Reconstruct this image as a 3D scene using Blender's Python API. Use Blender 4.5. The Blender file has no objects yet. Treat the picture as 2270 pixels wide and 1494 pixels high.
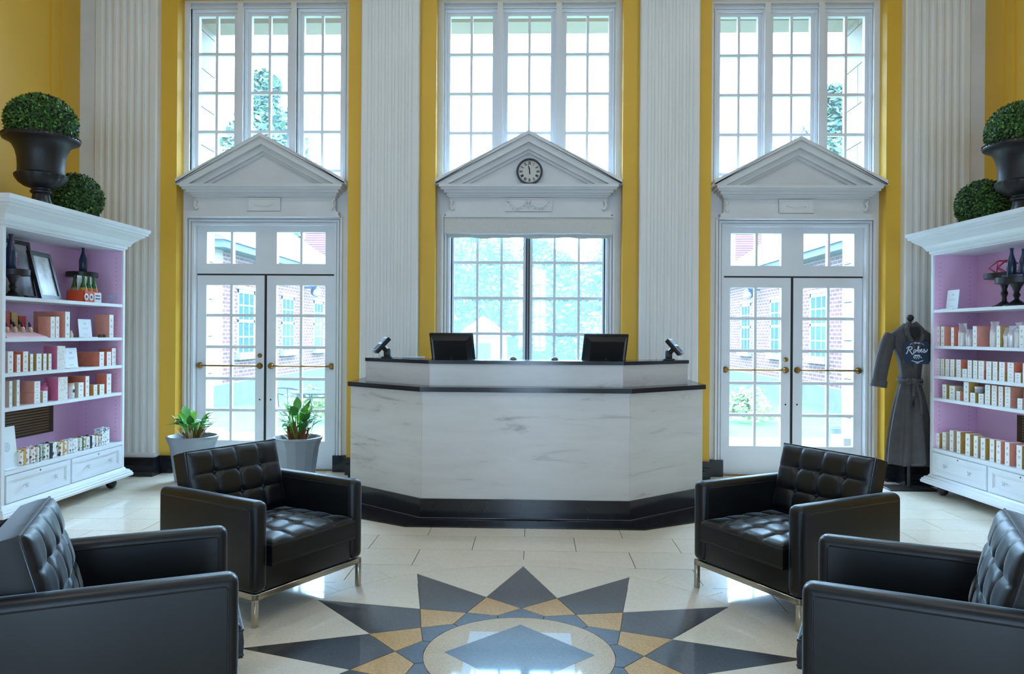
import bpy, bmesh, math, random
from mathutils import Vector, Matrix
random.seed(11)
S = bpy.context.scene
COL = S.collection
PI = math.pi

# ------------------------------------------------------------------ camera
cam_d = bpy.data.cameras.new('camera')
cam = bpy.data.objects.new('camera', cam_d)
COL.objects.link(cam)
S.camera = cam
cam_d.sensor_width = 36.0
cam_d.lens = 36.0 * 1665.0 / 2270.0
cam_d.shift_y = -6.0 / 2270.0
cam_d.clip_end = 300
cam.matrix_world = (Matrix.Translation((0.056, 0, 1.4)) @ Matrix.Rotation(math.atan(49 / 1665), 4, 'Z')
                    @ Matrix.Rotation(PI / 2, 4, 'X') @ Matrix.Rotation(0.0068, 4, 'Z'))
# ------------------------------------------------------------------ world, lights, exposure
SKY = 13.0
world = bpy.data.worlds.new('sky')
S.world = world
world.use_nodes = True
bg = world.node_tree.nodes['Background']
bg.inputs[0].default_value = (0.48, 0.71, 1.0, 1)
bg.inputs[1].default_value = SKY
S.view_settings.view_transform = 'Standard'
S.view_settings.look = 'None'
S.view_settings.exposure = 0.78
S.view_settings.gamma = 1.0
S.view_settings.use_curve_mapping = False
try:
    S.cycles.caustics_reflective = False
    S.cycles.caustics_refractive = False
    S.cycles.max_bounces = 10
    S.cycles.diffuse_bounces = 5
    S.cycles.transparent_max_bounces = 16
    S.cycles.sample_clamp_indirect = 6.0
except Exception:
    pass


def area(name, loc, rot, sx, sy, power, color=(1, 1, 1), portal=False):
    l = bpy.data.lights.new(name, 'AREA')
    l.shape = 'RECTANGLE'
    l.size, l.size_y = sx, sy
    l.energy = power
    l.color = color
    if portal:
        l.cycles.is_portal = True
    o = bpy.data.objects.new(name, l)
    COL.objects.link(o)
    o.location = loc
    o.rotation_euler = rot
    return o


# sun veiled by thin cloud beyond the garden, facing the windows
sun_d = bpy.data.lights.new('sun', 'SUN')
sun_d.energy = 9.0
sun_d.angle = 0.9
sun_d.color = (0.50, 0.76, 1.0)
sun = bpy.data.objects.new('sun', sun_d)
COL.objects.link(sun)
sun.rotation_euler = (math.radians(-57), 0, 0)
# daylight entering through the tall windows behind the camera
REAR_Y = -3.2
REAR_X = (-2.7, 0.0, 2.7)
RW, RZ0, RZ1 = 0.38, 0.3, 3.0
for rx_ in REAR_X:
    area('rear_window_portal', (rx_, REAR_Y - 0.33, (RZ0 + RZ1) / 2), (PI / 2, 0, 0), 2 * RW, RZ1 - RZ0, 1, portal=True)
# daylight through the front openings
for fx_, fw_ in ((-2.68, 1.5), (-0.01, 1.6), (2.63, 1.5)):
    area('front_window_portal', (fx_, 7.85, 3.6), (-PI / 2, 0, 0), fw_, 2.2, 1, portal=True)
    area('front_door_portal', (fx_, 7.85, 1.3), (-PI / 2, 0, 0), fw_, 2.4, 1, portal=True)


# ------------------------------------------------------------------ helpers
def lin(c):
    return tuple((x / 255 / 12.92) if x / 255 <= 0.04045 else ((x / 255 + 0.055) / 1.055) ** 2.4 for x in c[:3]) + (1.0,)


MATS = {}


class NT:
    def __init__(s, name):
        s.m = bpy.data.materials.new(name)
        s.m.use_nodes = True
        s.t = s.m.node_tree
        s.b = s.t.nodes['Principled BSDF']
        s.out = s.t.nodes['Material Output']

    def n(s, kind, **kw):
        nd = s.t.nodes.new(kind)
        for k, v in kw.items():
            if k.startswith('i_'):
                nd.inputs[k[2:].replace('_', ' ')].default_value = v
            else:
                setattr(nd, k, v)
        return nd

    def l(s, a, b):
        s.t.links.new(a, b)


def mat(name, col, rough=0.5, metal=0.0, spec=0.5, var=0.06, scale=6.0, bump=0.0, bscale=60.0, coat=0.0, rand=0.0, bdist=0.003):
    if name in MATS:
        return MATS[name]
    q = NT(name)
    b = q.b
    b.inputs['Roughness'].default_value = rough
    b.inputs['Metallic'].default_value = metal
    b.inputs['Specular IOR Level'].default_value = spec
    b.inputs['Coat Weight'].default_value = coat
    b.inputs['Coat Roughness'].default_value = 0.42
    c = lin(col)
    tc = q.n('ShaderNodeTexCoord')
    nz = q.n('ShaderNodeTexNoise')
    nz.inputs['Scale'].default_value = scale
    nz.inputs['Detail'].default_value = 4
    q.l(tc.outputs['Object'], nz.inputs['Vector'])
    rp = q.n('ShaderNodeValToRGB')
    rp.color_ramp.elements[0].position = 0.3
    rp.color_ramp.elements[1].position = 0.7
    rp.color_ramp.elements[0].color = tuple(max(0, x * (1 - var)) for x in c[:3]) + (1,)
    rp.color_ramp.elements[1].color = tuple(min(1, x * (1 + var)) for x in c[:3]) + (1,)
    q.l(nz.outputs['Fac'], rp.inputs['Fac'])
    last = rp.outputs['Color']
    if rand:
        oi = q.n('ShaderNodeObjectInfo')
        mr = q.n('ShaderNodeMapRange')
        mr.inputs['To Min'].default_value = 1 - rand
        mr.inputs['To Max'].default_value = 1 + rand
        q.l(oi.outputs['Random'], mr.inputs['Value'])
        hs = q.n('ShaderNodeHueSaturation')
        q.l(mr.outputs['Result'], hs.inputs['Value'])
        q.l(last, hs.inputs['Color'])
        last = hs.outputs['Color']
    q.l(last, b.inputs['Base Color'])
    if bump:
        n2 = q.n('ShaderNodeTexNoise')
        n2.inputs['Scale'].default_value = bscale
        q.l(tc.outputs['Object'], n2.inputs['Vector'])
        bp = q.n('ShaderNodeBump')
        bp.inputs['Strength'].default_value = bump
        bp.inputs['Distance'].default_value = bdist
        q.l(n2.outputs['Fac'], bp.inputs['Height'])
        q.l(bp.outputs['Normal'], b.inputs['Normal'])
    MATS[name] = q.m
    return q.m


def terrazzo(name, col, speck, rough=0.1, amount=0.5, rand=0.0):
    q = NT(name)
    b = q.b
    b.inputs['Roughness'].default_value = rough
    b.inputs['Specular IOR Level'].default_value = 0.5
    b.inputs['Coat Weight'].default_value = 0.6
    b.inputs['Coat Roughness'].default_value = 0.05
    tc = q.n('ShaderNodeTexCoord')
    v = q.n('ShaderNodeTexVoronoi')
    v.inputs['Scale'].default_value = 160
    q.l(tc.outputs['Object'], v.inputs['Vector'])
    rp = q.n('ShaderNodeValToRGB')
    rp.color_ramp.elements[0].position = 0.35
    rp.color_ramp.elements[1].position = 0.75
    c, s2 = lin(col), lin(speck)
    rp.color_ramp.elements[0].color = c
    rp.color_ramp.elements[1].color = tuple(c[i] * (1 - amount) + s2[i] * amount for i in range(3)) + (1,)
    sp = q.n('ShaderNodeSeparateColor')
    q.l(v.outputs['Color'], sp.inputs['Color'])
    q.l(sp.outputs[0], rp.inputs['Fac'])
    nz = q.n('ShaderNodeTexNoise')
    nz.inputs['Scale'].default_value = 2.2
    q.l(tc.outputs['Object'], nz.inputs['Vector'])
    mr = q.n('ShaderNodeMapRange')
    mr.inputs['To Min'].default_value = 0.9
    mr.inputs['To Max'].default_value = 1.08
    q.l(nz.outputs['Fac'], mr.inputs['Value'])
    hs = q.n('ShaderNodeHueSaturation')
    q.l(rp.outputs['Color'], hs.inputs['Color'])
    if rand:
        oi = q.n('ShaderNodeObjectInfo')
        m2 = q.n('ShaderNodeMapRange')
        m2.inputs['To Min'].default_value = 1 - rand
        m2.inputs['To Max'].default_value = 1 + rand
        q.l(oi.outputs['Random'], m2.inputs['Value'])
        mu = q.n('ShaderNodeMath', operation='MULTIPLY')
        q.l(m2.outputs['Result'], mu.inputs[0])
        q.l(mr.outputs['Result'], mu.inputs[1])
        q.l(mu.outputs['Value'], hs.inputs['Value'])
    else:
        q.l(mr.outputs['Result'], hs.inputs['Value'])
    q.l(hs.outputs['Color'], b.inputs['Base Color'])
    MATS[name] = q.m
    return q.m


def brickmat(name, c1, c2, mortar, axes, bw, bh, ms=0.012, rough=0.85):
    q = NT(name)
    q.b.inputs['Roughness'].default_value = rough
    tc = q.n('ShaderNodeTexCoord')
    sx = q.n('ShaderNodeSeparateXYZ')
    cx = q.n('ShaderNodeCombineXYZ')
    q.l(tc.outputs['Object'], sx.inputs[0])
    q.l(sx.outputs[axes[0]], cx.inputs[0])
    q.l(sx.outputs[axes[1]], cx.inputs[1])
    br = q.n('ShaderNodeTexBrick')
    br.inputs['Color1'].default_value = lin(c1)
    br.inputs['Color2'].default_value = lin(c2)
    br.inputs['Mortar'].default_value = lin(mortar)
    br.inputs['Scale'].default_value = 1
    br.inputs['Mortar Size'].default_value = ms
    br.inputs['Brick Width'].default_value = bw
    br.inputs['Row Height'].default_value = bh
    q.l(cx.outputs[0], br.inputs['Vector'])
    q.l(br.outputs['Color'], q.b.inputs['Base Color'])
    MATS[name] = q.m
    return q.m


def marble(name):
    q = NT(name)
    b = q.b
    b.inputs['Roughness'].default_value = 0.22
    tc = q.n('ShaderNodeTexCoord')
    mp = q.n('ShaderNodeMapping')
    mp.inputs['Scale'].default_value = (1.0, 1.0, 6.0)
    mp.inputs['Rotation'].default_value = (0.03, 0.07, 0)
    q.l(tc.outputs['Object'], mp.inputs['Vector'])
    n1 = q.n('ShaderNodeTexNoise')
    n1.inputs['Scale'].default_value = 1.6
    n1.inputs['Detail'].default_value = 8
    n1.inputs['Roughness'].default_value = 0.62
    n1.inputs['Distortion'].default_value = 0.5
    q.l(mp.outputs[0], n1.inputs['Vector'])
    rp = q.n('ShaderNodeValToRGB')
    e = rp.color_ramp.elements
    e[0].position = 0.24
    e[0].color = lin((150, 148, 146))
    e[1].position = 0.40
    e[1].color = lin((214, 210, 205))
    k = e.new(0.66)
    k.color = lin((221, 218, 213))
    k = e.new(0.74)
    k.color = lin((208, 200, 190))
    q.l(n1.outputs['Fac'], rp.inputs['Fac'])
    q.l(rp.outputs['Color'], b.inputs['Base Color'])
    MATS[name] = q.m
    return q.m


def glassmat(name, veil=0.10, tint=(0.93, 0.98, 1.0), haze=(0.75, 0.93, 1.0)):
    q = NT(name)
    q.t.nodes.remove(q.b)
    tr = q.n('ShaderNodeBsdfTransparent')
    tr.inputs['Color'].default_value = tint + (1,)
    tl = q.n('ShaderNodeBsdfTranslucent')
    tl.inputs['Color'].default_value = haze + (1,)
    m1 = q.n('ShaderNodeMixShader')
    nz = q.n('ShaderNodeTexNoise')
    nz.inputs['Scale'].default_value = 3.0
    tc = q.n('ShaderNodeTexCoord')
    q.l(tc.outputs['Object'], nz.inputs['Vector'])
    mr = q.n('ShaderNodeMapRange')
    mr.inputs['To Min'].default_value = veil * 0.9
    mr.inputs['To Max'].default_value = veil * 1.1
    q.l(nz.outputs['Fac'], mr.inputs['Value'])
    q.l(mr.outputs['Result'], m1.inputs['Fac'])
    q.l(tr.outputs[0], m1.inputs[1])
    q.l(tl.outputs[0], m1.inputs[2])
    gl = q.n('ShaderNodeBsdfGlossy')
    gl.inputs['Roughness'].default_value = 0.03
    m2 = q.n('ShaderNodeMixShader')
    m2.inputs['Fac'].default_value = 0.05
    q.l(m1.outputs[0], m2.inputs[1])
    q.l(gl.outputs[0], m2.inputs[2])
    q.l(m2.outputs[0], q.out.inputs['Surface'])
    MATS[name] = q.m
    return q.m


def cartonmat(name, base, ink, dot=True, rough=0.5):
    """flat print on the front of a product carton, in the box's generated coordinates"""
    q = NT(name)
    q.b.inputs['Roughness'].default_value = rough
    tc = q.n('ShaderNodeTexCoord')
    sx = q.n('ShaderNodeSeparateXYZ')
    q.l(tc.outputs['Generated'], sx.inputs[0])

    def band(sock, lo, hi):
        a = q.n('ShaderNodeMath', operation='GREATER_THAN')
        a.inputs[1].default_value = lo
        q.l(sock, a.inputs[0])
        c = q.n('ShaderNodeMath', operation='LESS_THAN')
        c.inputs[1].default_value = hi
        q.l(sock, c.inputs[0])
        m = q.n('ShaderNodeMath', operation='MULTIPLY')
        q.l(a.outputs[0], m.inputs[0])
        q.l(c.outputs[0], m.inputs[1])
        return m.outputs[0]

    def mul(a, c):
        m = q.n('ShaderNodeMath', operation='MULTIPLY')
        q.l(a, m.inputs[0])
        q.l(c, m.inputs[1])
        return m.outputs[0]

    def mx(a, c):
        m = q.n('ShaderNodeMath', operation='MAXIMUM')
        q.l(a, m.inputs[0])
        q.l(c, m.inputs[1])
        return m.outputs[0]
    k = mul(band(sx.outputs[0], .40, .60), band(sx.outputs[2], .70, .80))
    k2 = mul(band(sx.outputs[0], .25, .75), band(sx.outputs[2], .50, .53))
    k3 = mul(band(sx.outputs[0], .30, .70), band(sx.outputs[2], .44, .47))
    k4 = mul(band(sx.outputs[0], .35, .65), band(sx.outputs[2], .12, .16))
    f = mx(mx(k, k4), mx(k2, k3))
    mi = q.n('ShaderNodeMix', data_type='RGBA')
    mi.inputs['A'].default_value = lin(base)
    mi.inputs['B'].default_value = lin(ink)
    q.l(f, mi.inputs['Factor'])
    q.l(mi.outputs['Result'], q.b.inputs['Base Color'])
    MATS[name] = q.m
    return q.m


def floralmat(name, base, cols, scale=28):
    q = NT(name)
    q.b.inputs['Roughness'].default_value = 0.35
    tc = q.n('ShaderNodeTexCoord')
    v = q.n('ShaderNodeTexVoronoi')
    v.inputs['Scale'].default_value = scale
    q.l(tc.outputs['Object'], v.inputs['Vector'])
    sp = q.n('ShaderNodeSeparateColor')
    q.l(v.outputs['Color'], sp.inputs['Color'])
    rp = q.n('ShaderNodeValToRGB')
    rp.color_ramp.interpolation = 'CONSTANT'
    e = rp.color_ramp.elements
    e[0].position = 0
    e[0].color = lin(base)
    e[1].position = 0.62
    e[1].color = lin(cols[0])
    for i, c in enumerate(cols[1:]):
        k = e.new(0.62 + 0.38 * (i + 1) / len(cols))
        k.color = lin(c)
    q.l(sp.outputs[0], rp.inputs['Fac'])
    q.l(rp.outputs['Color'], q.b.inputs['Base Color'])
    MATS[name] = q.m
    return q.m


ORG = {}


class MB:
    def __init__(s):
        s.v, s.f, s.mi, s.sm = [], [], [], []

    def add(s, vs, fs, mi=0, smooth=False, M=None):
        o = len(s.v)
        for p in vs:
            s.v.append(tuple(M @ Vector(p)) if M is not None else tuple(p))
        for i, f in enumerate(fs):
            s.f.append([o + k for k in f])
            s.mi.append(mi[i] if isinstance(mi, (list, tuple)) else mi)
            s.sm.append(smooth)
        return s

    def box(s, x0, x1, y0, y1, z0, z1, mi=0, M=None):
        vs = [(x0, y0, z0), (x1, y0, z0), (x1, y1, z0), (x0, y1, z0), (x0, y0, z1), (x1, y0, z1), (x1, y1, z1), (x0, y1, z1)]
        # faces: bottom, top, front(-y), right, back, left
        return s.add(vs, [(3, 2, 1, 0), (4, 5, 6, 7), (0, 1, 5, 4), (1, 2, 6, 5), (2, 3, 7, 6), (3, 0, 4, 7)], mi, False, M)

    def rbox(s, x0, x1, y0, y1, z0, z1, bev=0.01, seg=2, mi=0, M=None):
        bm = bmesh.new()
        bmesh.ops.create_cube(bm, size=1)
        for v in bm.verts:
            v.co = Vector(((x0 + x1) / 2 + v.co.x * (x1 - x0), (y0 + y1) / 2 + v.co.y * (y1 - y0), (z0 + z1) / 2 + v.co.z * (z1 - z0)))
        bmesh.ops.bevel(bm, geom=bm.edges[:], offset=bev, segments=seg, affect='EDGES', profile=0.5)
        bm.verts.index_update()
        s.add([v.co[:] for v in bm.verts], [[v.index for v in f.verts] for f in bm.faces], mi, True, M)
        bm.free()
        return s

    def prism(s, poly, axis, a0, a1, mi=0, M=None, smooth=False):
        def P(p, a):
            return (p[0], p[1], a) if axis == 'z' else ((p[0], a, p[1]) if axis == 'y' else (a, p[0], p[1]))
        n = len(poly)
        vs = [P(p, a0) for p in poly] + [P(p, a1) for p in poly]
        fs = [list(range(n))[::-1], list(range(n, 2 * n))] + [(i, (i + 1) % n, n + (i + 1) % n, n + i) for i in range(n)]
        return s.add(vs, fs, mi, smooth, M)

    def lathe(s, prof, n=24, c=(0, 0, 0), mi=0, M=None, smooth=True, rf=None, phase=0.0):
        vs, fs = [], []
        for j, (r, z) in enumerate(prof):
            for i in range(n):
                a = 2 * PI * i / n + phase
                rr = r * (rf(a, j) if rf else 1)
                vs.append((c[0] + rr * math.cos(a), c[1] + rr * math.sin(a), c[2] + z))
        for j in range(len(prof) - 1):
            for i in range(n):
                k = (i + 1) % n
                fs.append((j * n + i, j * n + k, (j + 1) * n + k, (j + 1) * n + i))
        fs.append(list(range(n))[::-1])
        fs.append([(len(prof) - 1) * n + i for i in range(n)])
        return s.add(vs, fs, mi, smooth, M)

    def ball(s, c, r, n=12, mi=0, M=None, sz=1.0):
        prof = [(max(1e-4, r * math.sin(PI * k / 8)), -r * sz * math.cos(PI * k / 8)) for k in range(9)]
        return s.lathe(prof, n, c, mi, M)

    def tube(s, path, r, n=6, closed=False, mi=0, M=None):
        pts = [Vector(p) for p in path]
        m = len(pts)
        vs, fs = [], []
        up = Vector((0, 0, 1))
        for i, p in enumerate(pts):
            a = pts[(i - 1) % m] if (closed or i > 0) else p
            b = pts[(i + 1) % m] if (closed or i < m - 1) else p
            t = (b - a).normalized() if (b - a).length > 1e-9 else Vector((1, 0, 0))
            u = up.cross(t)
            if u.length < 0.05:
                u = Vector((1, 0, 0)).cross(t)
            u.normalize()
            w = t.cross(u)
            rr = r[i] if isinstance(r, (list, tuple)) else r
            for k in range(n):
                an = 2 * PI * k / n
                vs.append(tuple(p + u * (rr * math.cos(an)) + w * (rr * math.sin(an))))
        for i in range(m if closed else m - 1):
            j = (i + 1) % m
            for k in range(n):
                q = (k + 1) % n
                fs.append((i * n + k, i * n + q, j * n + q, j * n + k))
        if not closed:
            fs.append(list(range(n))[::-1])
            fs.append([(m - 1) * n + k for k in range(n)])
        return s.add(vs, fs, mi, True, M)

    def mesh(s, name, mats, off=Vector((0, 0, 0)), fix=True):
        me = bpy.data.meshes.new(name)
        me.from_pydata([(v[0] - off[0], v[1] - off[1], v[2] - off[2]) for v in s.v], [], s.f)
        if not isinstance(mats, (list, tuple)):
            mats = [mats]
        for m in mats:
            me.materials.append(m)
        me.polygons.foreach_set('material_index', s.mi)
        me.polygons.foreach_set('use_smooth', s.sm)
        if fix:
            bm = bmesh.new()
            bm.from_mesh(me)
            bmesh.ops.recalc_face_normals(bm, faces=bm.faces)
            bm.to_mesh(me)
            bm.free()
        if any(s.sm):
            me.set_sharp_from_angle(angle=math.radians(38))
        me.update()
        return me

    def build(s, name, mats, parent=None, loc=None, fix=True):
        off = Vector(loc) if loc is not None else (ORG.get(parent, Vector((0, 0, 0))) if parent else Vector((0, 0, 0)))
        o = bpy.data.objects.new(name, s.mesh(name, mats, off, fix))
        COL.objects.link(o)
        if parent:
            o.parent = parent
            o.location = off - ORG.get(parent, Vector((0, 0, 0)))
        else:
            o.location = off
        ORG[o] = Vector(off)
        return o


def tag(o, label=None, cat=None, group=None, kind=None):
    if label:
        o['label'] = label
    if cat:
        o['category'] = cat
    if group:
        o['group'] = group
    if kind:
        o['kind'] = kind
    return o


def empty(name, loc=(0, 0, 0), label=None, cat=None, group=None, kind=None):
    o = bpy.data.objects.new(name, None)
    o.empty_display_size = 0.1
    COL.objects.link(o)
    o.location = loc
    ORG[o] = Vector(loc)
    return tag(o, label, cat, group, kind)


def place(name, me, parent, loc, rot=None):
    """another object that shares mesh data; loc in world coordinates of an unrotated parent"""
    o = bpy.data.objects.new(name, me)
    COL.objects.link(o)
    if parent:
        o.parent = parent
        o.location = Vector(loc) - ORG.get(parent, Vector((0, 0, 0)))
    else:
        o.location = loc
    if rot:
        o.rotation_euler = rot
    ORG[o] = Vector(loc)
    return o


def kids(o):
    return [c for c in bpy.data.objects if c.parent == o]


def copy_tree(o, parent=None):
    c = o.copy()
    COL.objects.link(c)
    c.parent = parent
    for ch in kids(o):
        copy_tree(ch, c)
    return c


ORD = ['first', 'second', 'third', 'fourth', 'fifth', 'sixth', 'seventh', 'eighth', 'ninth', 'tenth', 'eleventh',
       'twelfth', 'thirteenth', 'fourteenth', 'fifteenth', 'sixteenth']

# ------------------------------------------------------------------ materials
M_yel = mat('yellow_satin_paint', (222, 174, 62), 0.48, spec=0.32, var=0.03, scale=1.5, bump=0.03, bscale=25)
M_wht = mat('white_gloss_paint', (222, 223, 226), 0.38, var=0.025, scale=3)
M_plas = mat('white_plaster', (216, 216, 216), 0.6, var=0.04, scale=4, bump=0.05, bscale=30)
M_pil = mat('white_pilaster_paint', (224, 222, 218), 0.5, var=0.03, scale=2)
M_ceil = mat('ceiling_paint', (232, 230, 226), 0.8)
M_blk = mat('black_polished_stone', (26, 27, 31), 0.16, var=0.25, scale=18)
M_grout = mat('dark_grout', (84, 78, 70), 0.7)
M_tile = terrazzo('cream_terrazzo', (236, 225, 206), (218, 205, 180), 0.36, 0.55, rand=0.025)
M_tdark = terrazzo('charcoal_terrazzo', (40, 41, 47), (66, 68, 76), 0.36, 0.6)
M_tgold = terrazzo('gold_terrazzo', (204, 158, 76), (172, 124, 52), 0.36, 0.6)
M_ttan = terrazzo('tan_terrazzo', (197, 168, 118), (176, 142, 92), 0.36, 0.6)
M_twhite = terrazzo('white_terrazzo', (205, 208, 210), (180, 185, 188), 0.36, 0.5)
M_tblue = terrazzo('slate_blue_terrazzo', (52, 64, 82), (74, 88, 106), 0.36, 0.6)
M_leather = mat('black_leather', (9, 11, 15), 0.38, var=0.12, scale=9, bump=0.10, bscale=180, spec=0.5, bdist=0.0006)
_lb = M_leather.node_tree.nodes['Principled BSDF']
_lb.inputs['Sheen Weight'].default_value = 1.0
_lb.inputs['Sheen Roughness'].default_value = 0.22
_lb.inputs['Sheen Tint'].default_value = (0.75, 0.88, 1.0, 1)  # bluish sheen imitates window glare on the arm tops
M_chrome = mat('brushed_steel', (190, 186, 176), 0.22, metal=1.0, var=0.04)
M_brass = mat('aged_brass', (150, 112, 58), 0.3, metal=1.0, var=0.1, scale=30)
M_dark = mat('black_rubber_strip', (22, 21, 22), 0.6)
M_glass = glassmat('window_glass', 0.014)
M_glass2 = glassmat('center_window_glass', 0.06, (0.86, 0.96, 1.0))
M_marb = marble('white_marble')
M_case = mat('bookcase_white_enamel', (224, 230, 236), 0.34, var=0.02)
M_lil = mat('lilac_lining_paint', (238, 194, 228), 0.5, var=0.05, scale=3)
M_plastic = mat('black_plastic', (24, 24, 26), 0.42, var=0.1)
M_grn = mat('boxwood_leaf_green', (62, 106, 40), 0.55, var=0.35, scale=30)
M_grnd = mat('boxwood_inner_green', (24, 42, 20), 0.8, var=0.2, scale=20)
M_urn = mat('black_cast_urn', (20, 21, 25), 0.42, var=0.12, scale=12)

# ------------------------------------------------------------------ floor
XL, XR = -4.47, 4.36
fl = MB()
fl.box(XL - 0.2, XR + 0.2, REAR_Y - 0.2, 7.95, -0.08, -0.004)
floor = fl.build('floor', M_grout)
tag(floor, 'polished cream terrazzo tile floor with inlaid dark and gold star', 'floor', kind='structure')
TL, TH, G = 0.675, 0.335, 0.0045
DC = 3.29
SC = (0.0, DC)
tile_me = {}


def tile(x0, x1, y0, y1, stuff=None):
    if stuff is not None:
        stuff.box(x0, x1, y0, y1, -0.012, 0)
        return
    w, d = round(x1 - x0, 4), round(y1 - y0, 4)
    if (w, d) not in tile_me:
        tile_me[(w, d)] = MB().box(-w / 2, w / 2, -d / 2, d / 2, -0.012, 0).mesh('floor_tile', M_tile)
    place('floor_tile', tile_me[(w, d)], floor, ((x0 + x1) / 2, (y0 + y1) / 2, 0))


rest = MB()
row = -24
while True:
    y0 = 4.86 + row * TH
    if y0 > 7.9:
        break
    y1 = min(y0 + TH, 7.93)
    off = TL / 2 if row % 2 == 0 else 0.0
    k = -8
    while off + k * TL < XR:
        x0, x1 = max(off + k * TL, XL), min(off + (k + 1) * TL, XR)
        k += 1
        if x1 - x0 < 0.02:
            continue
        far = max(math.hypot(x - SC[0], y - SC[1]) for x in (x0, x1) for y in (y0, y1))
        if far < 0.41 * DC:
            continue
        vis = y0 > 2.5 and not (abs((x0 + x1) / 2) < 1.1 and y0 > 5.75)
        tile(x0 + G / 2, x1 - G / 2, y0 + G / 2, y1 - G / 2, None if vis else rest)
    row += 1
rb_ = rest.build('floor_tile_field', M_tile, floor)
rb_['kind'] = 'stuff'


def pol(r, deg):
    a = math.radians(90 - deg)
    return (SC[0] + r * DC * math.cos(a), SC[1] + r * DC * math.sin(a))


def inlay(name, poly, m, top=0.0012):
    # small joint: shrink towards the centroid
    cx = sum(p[0] for p in poly) / len(poly)
    cy = sum(p[1] for p in poly) / len(poly)
    pp = []
    for p in poly:
        d = math.hypot(p[0] - cx, p[1] - cy) or 1
        t = 1 - 0.0022 / d
        pp.append((cx + (p[0] - cx) * t, cy + (p[1] - cy) * t))
    o = MB().prism([(p[0] - cx, p[1] - cy) for p in pp], 'z', -0.008, top).build(name, m)
    o.parent = floor
    o.location = (cx, cy, 0)
    return o


R0, R1, R2, R3, RC, RB = 0.3755, 0.2206, 0.166, 0.139, 0.1276, 0.42
for k in range(12):
    a = 30 * k
    inlay('star_point', [pol(R0, a), pol(R1, a + 15), pol(R2, a), pol(R1, a - 15)], M_tdark)
    inlay('gold_kite', [pol(R1, a + 15), pol(R2, a + 30), pol(R3, a + 15), pol(R2, a)], M_tgold)
    inlay('inner_wedge', [pol(R2, a), pol(R3, a + 15)] + [pol(RC, a + 15 - 5 * j) for j in range(7)] + [pol(R3, a - 15)], M_tblue)
    inlay('field_wedge', [pol(R1, a + 15), pol(R0, a)] + [pol(0.378, a + 3 * j) for j in range(11)] + [pol(R0, a + 30)], M_tile)
for k in range(24):
    a = 15 * k + 7.5
    inlay('border_segment', [pol(0.3785, a + 3 * j) for j in range(6)] + [pol(RB, a + 15 - 3 * j) for j in range(6)], M_tile)
# medallion: tan ring, white square, blue diamond
inlay('medallion_ring', [pol(RC, 5 * j) for j in range(72)], M_ttan, 0.0012)
inlay('medallion_square', [pol(0.102, 45 + 90 * j) for j in range(4)], M_twhite, 0.0016)
inlay('medallion_diamond', [pol(0.1005, 90 * j) for j in range(4)], M_tblue, 0.0020)

# ------------------------------------------------------------------ shell
H = 5.9
OPEN = [(-3.524, -1.80), (-0.929, 0.915), (1.776, 3.464)]
wb = MB()
edges = [XL - 0.3, OPEN[0][0], OPEN[0][1], OPEN[1][0], OPEN[1][1], OPEN[2][0], OPEN[2][1], XR + 0.3]
for i in range(0, 8, 2):
    wb.box(edges[i], edges[i + 1], 7.40, 7.78, 0, H)
for (a, b) in OPEN:
    wb.box(a, b, 7.40, 7.78, 4.775, H)
wall_back = wb.build('wall_back', M_yel)
tag(wall_back, 'yellow painted end wall with three tall window bays', 'wall', kind='structure')
wl = MB().box(XL - 0.25, XL, REAR_Y - 0.2, 7.6, 0, H).build('wall_left', M_yel)
tag(wl, 'yellow panelled side wall behind the left bookcase', 'wall', kind='structure')
wr = MB().box(XR, XR + 0.25, REAR_Y - 0.2, 7.6, 0, H).build('wall_right', M_yel)
tag(wr, 'yellow panelled side wall behind the right bookcase', 'wall', kind='structure')
for w_, xx, sg in ((wl, XL, 1), (wr, XR, -1)):
    m = MB()
    for (ya, yb, za, zb) in ((3.2, 7.05, 0.9, 5.3), (3.35, 6.9, 1.05, 5.15)):
        t = 0.022
        for (p, q, r, s_) in ((ya, ya + t, za + t, zb - t), (yb - t, yb, za + t, zb - t), (ya, yb, za, za + t), (ya, yb, zb - t, zb)):
            m.box(min(xx, xx + sg * 0.018), max(xx, xx + sg * 0.018), p, q, r, s_)
    m.build('panel_moulding', M_yel, w_)
    MB().box(min(xx, xx + sg * 0.02), max(xx, xx + sg * 0.02), REAR_Y, 2.9, 0.17, H).build('white_reflector', M_plas, w_)  # unseen white reflector, added to keep wall yellow out of the leather
cl = MB().box(XL - 0.3, XR + 0.3, REAR_Y - 0.3, 7.9, H, H + 0.15).build('ceiling', M_ceil)
tag(cl, 'plain white ceiling high above the lobby', 'ceiling', kind='structure')
wre = MB()
rx = [XL - 0.3] + [v for c in REAR_X for v in (c - RW, c + RW)] + [XR + 0.3]
for i in range(0, 8, 2):
    wre.box(rx[i], rx[i + 1], REAR_Y - 0.3, REAR_Y, 0, H)
for i in range(1, 7, 2):
    wre.box(rx[i], rx[i + 1], REAR_Y - 0.3, REAR_Y, RZ1, H)
    wre.box(rx[i], rx[i + 1], REAR_Y - 0.3, REAR_Y, 0, RZ0)
wall_rear = wre.build('wall_rear', M_plas)
tag(wall_rear, 'white wall with tall windows behind the viewer', 'wall', kind='structure')
m = MB()
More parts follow.
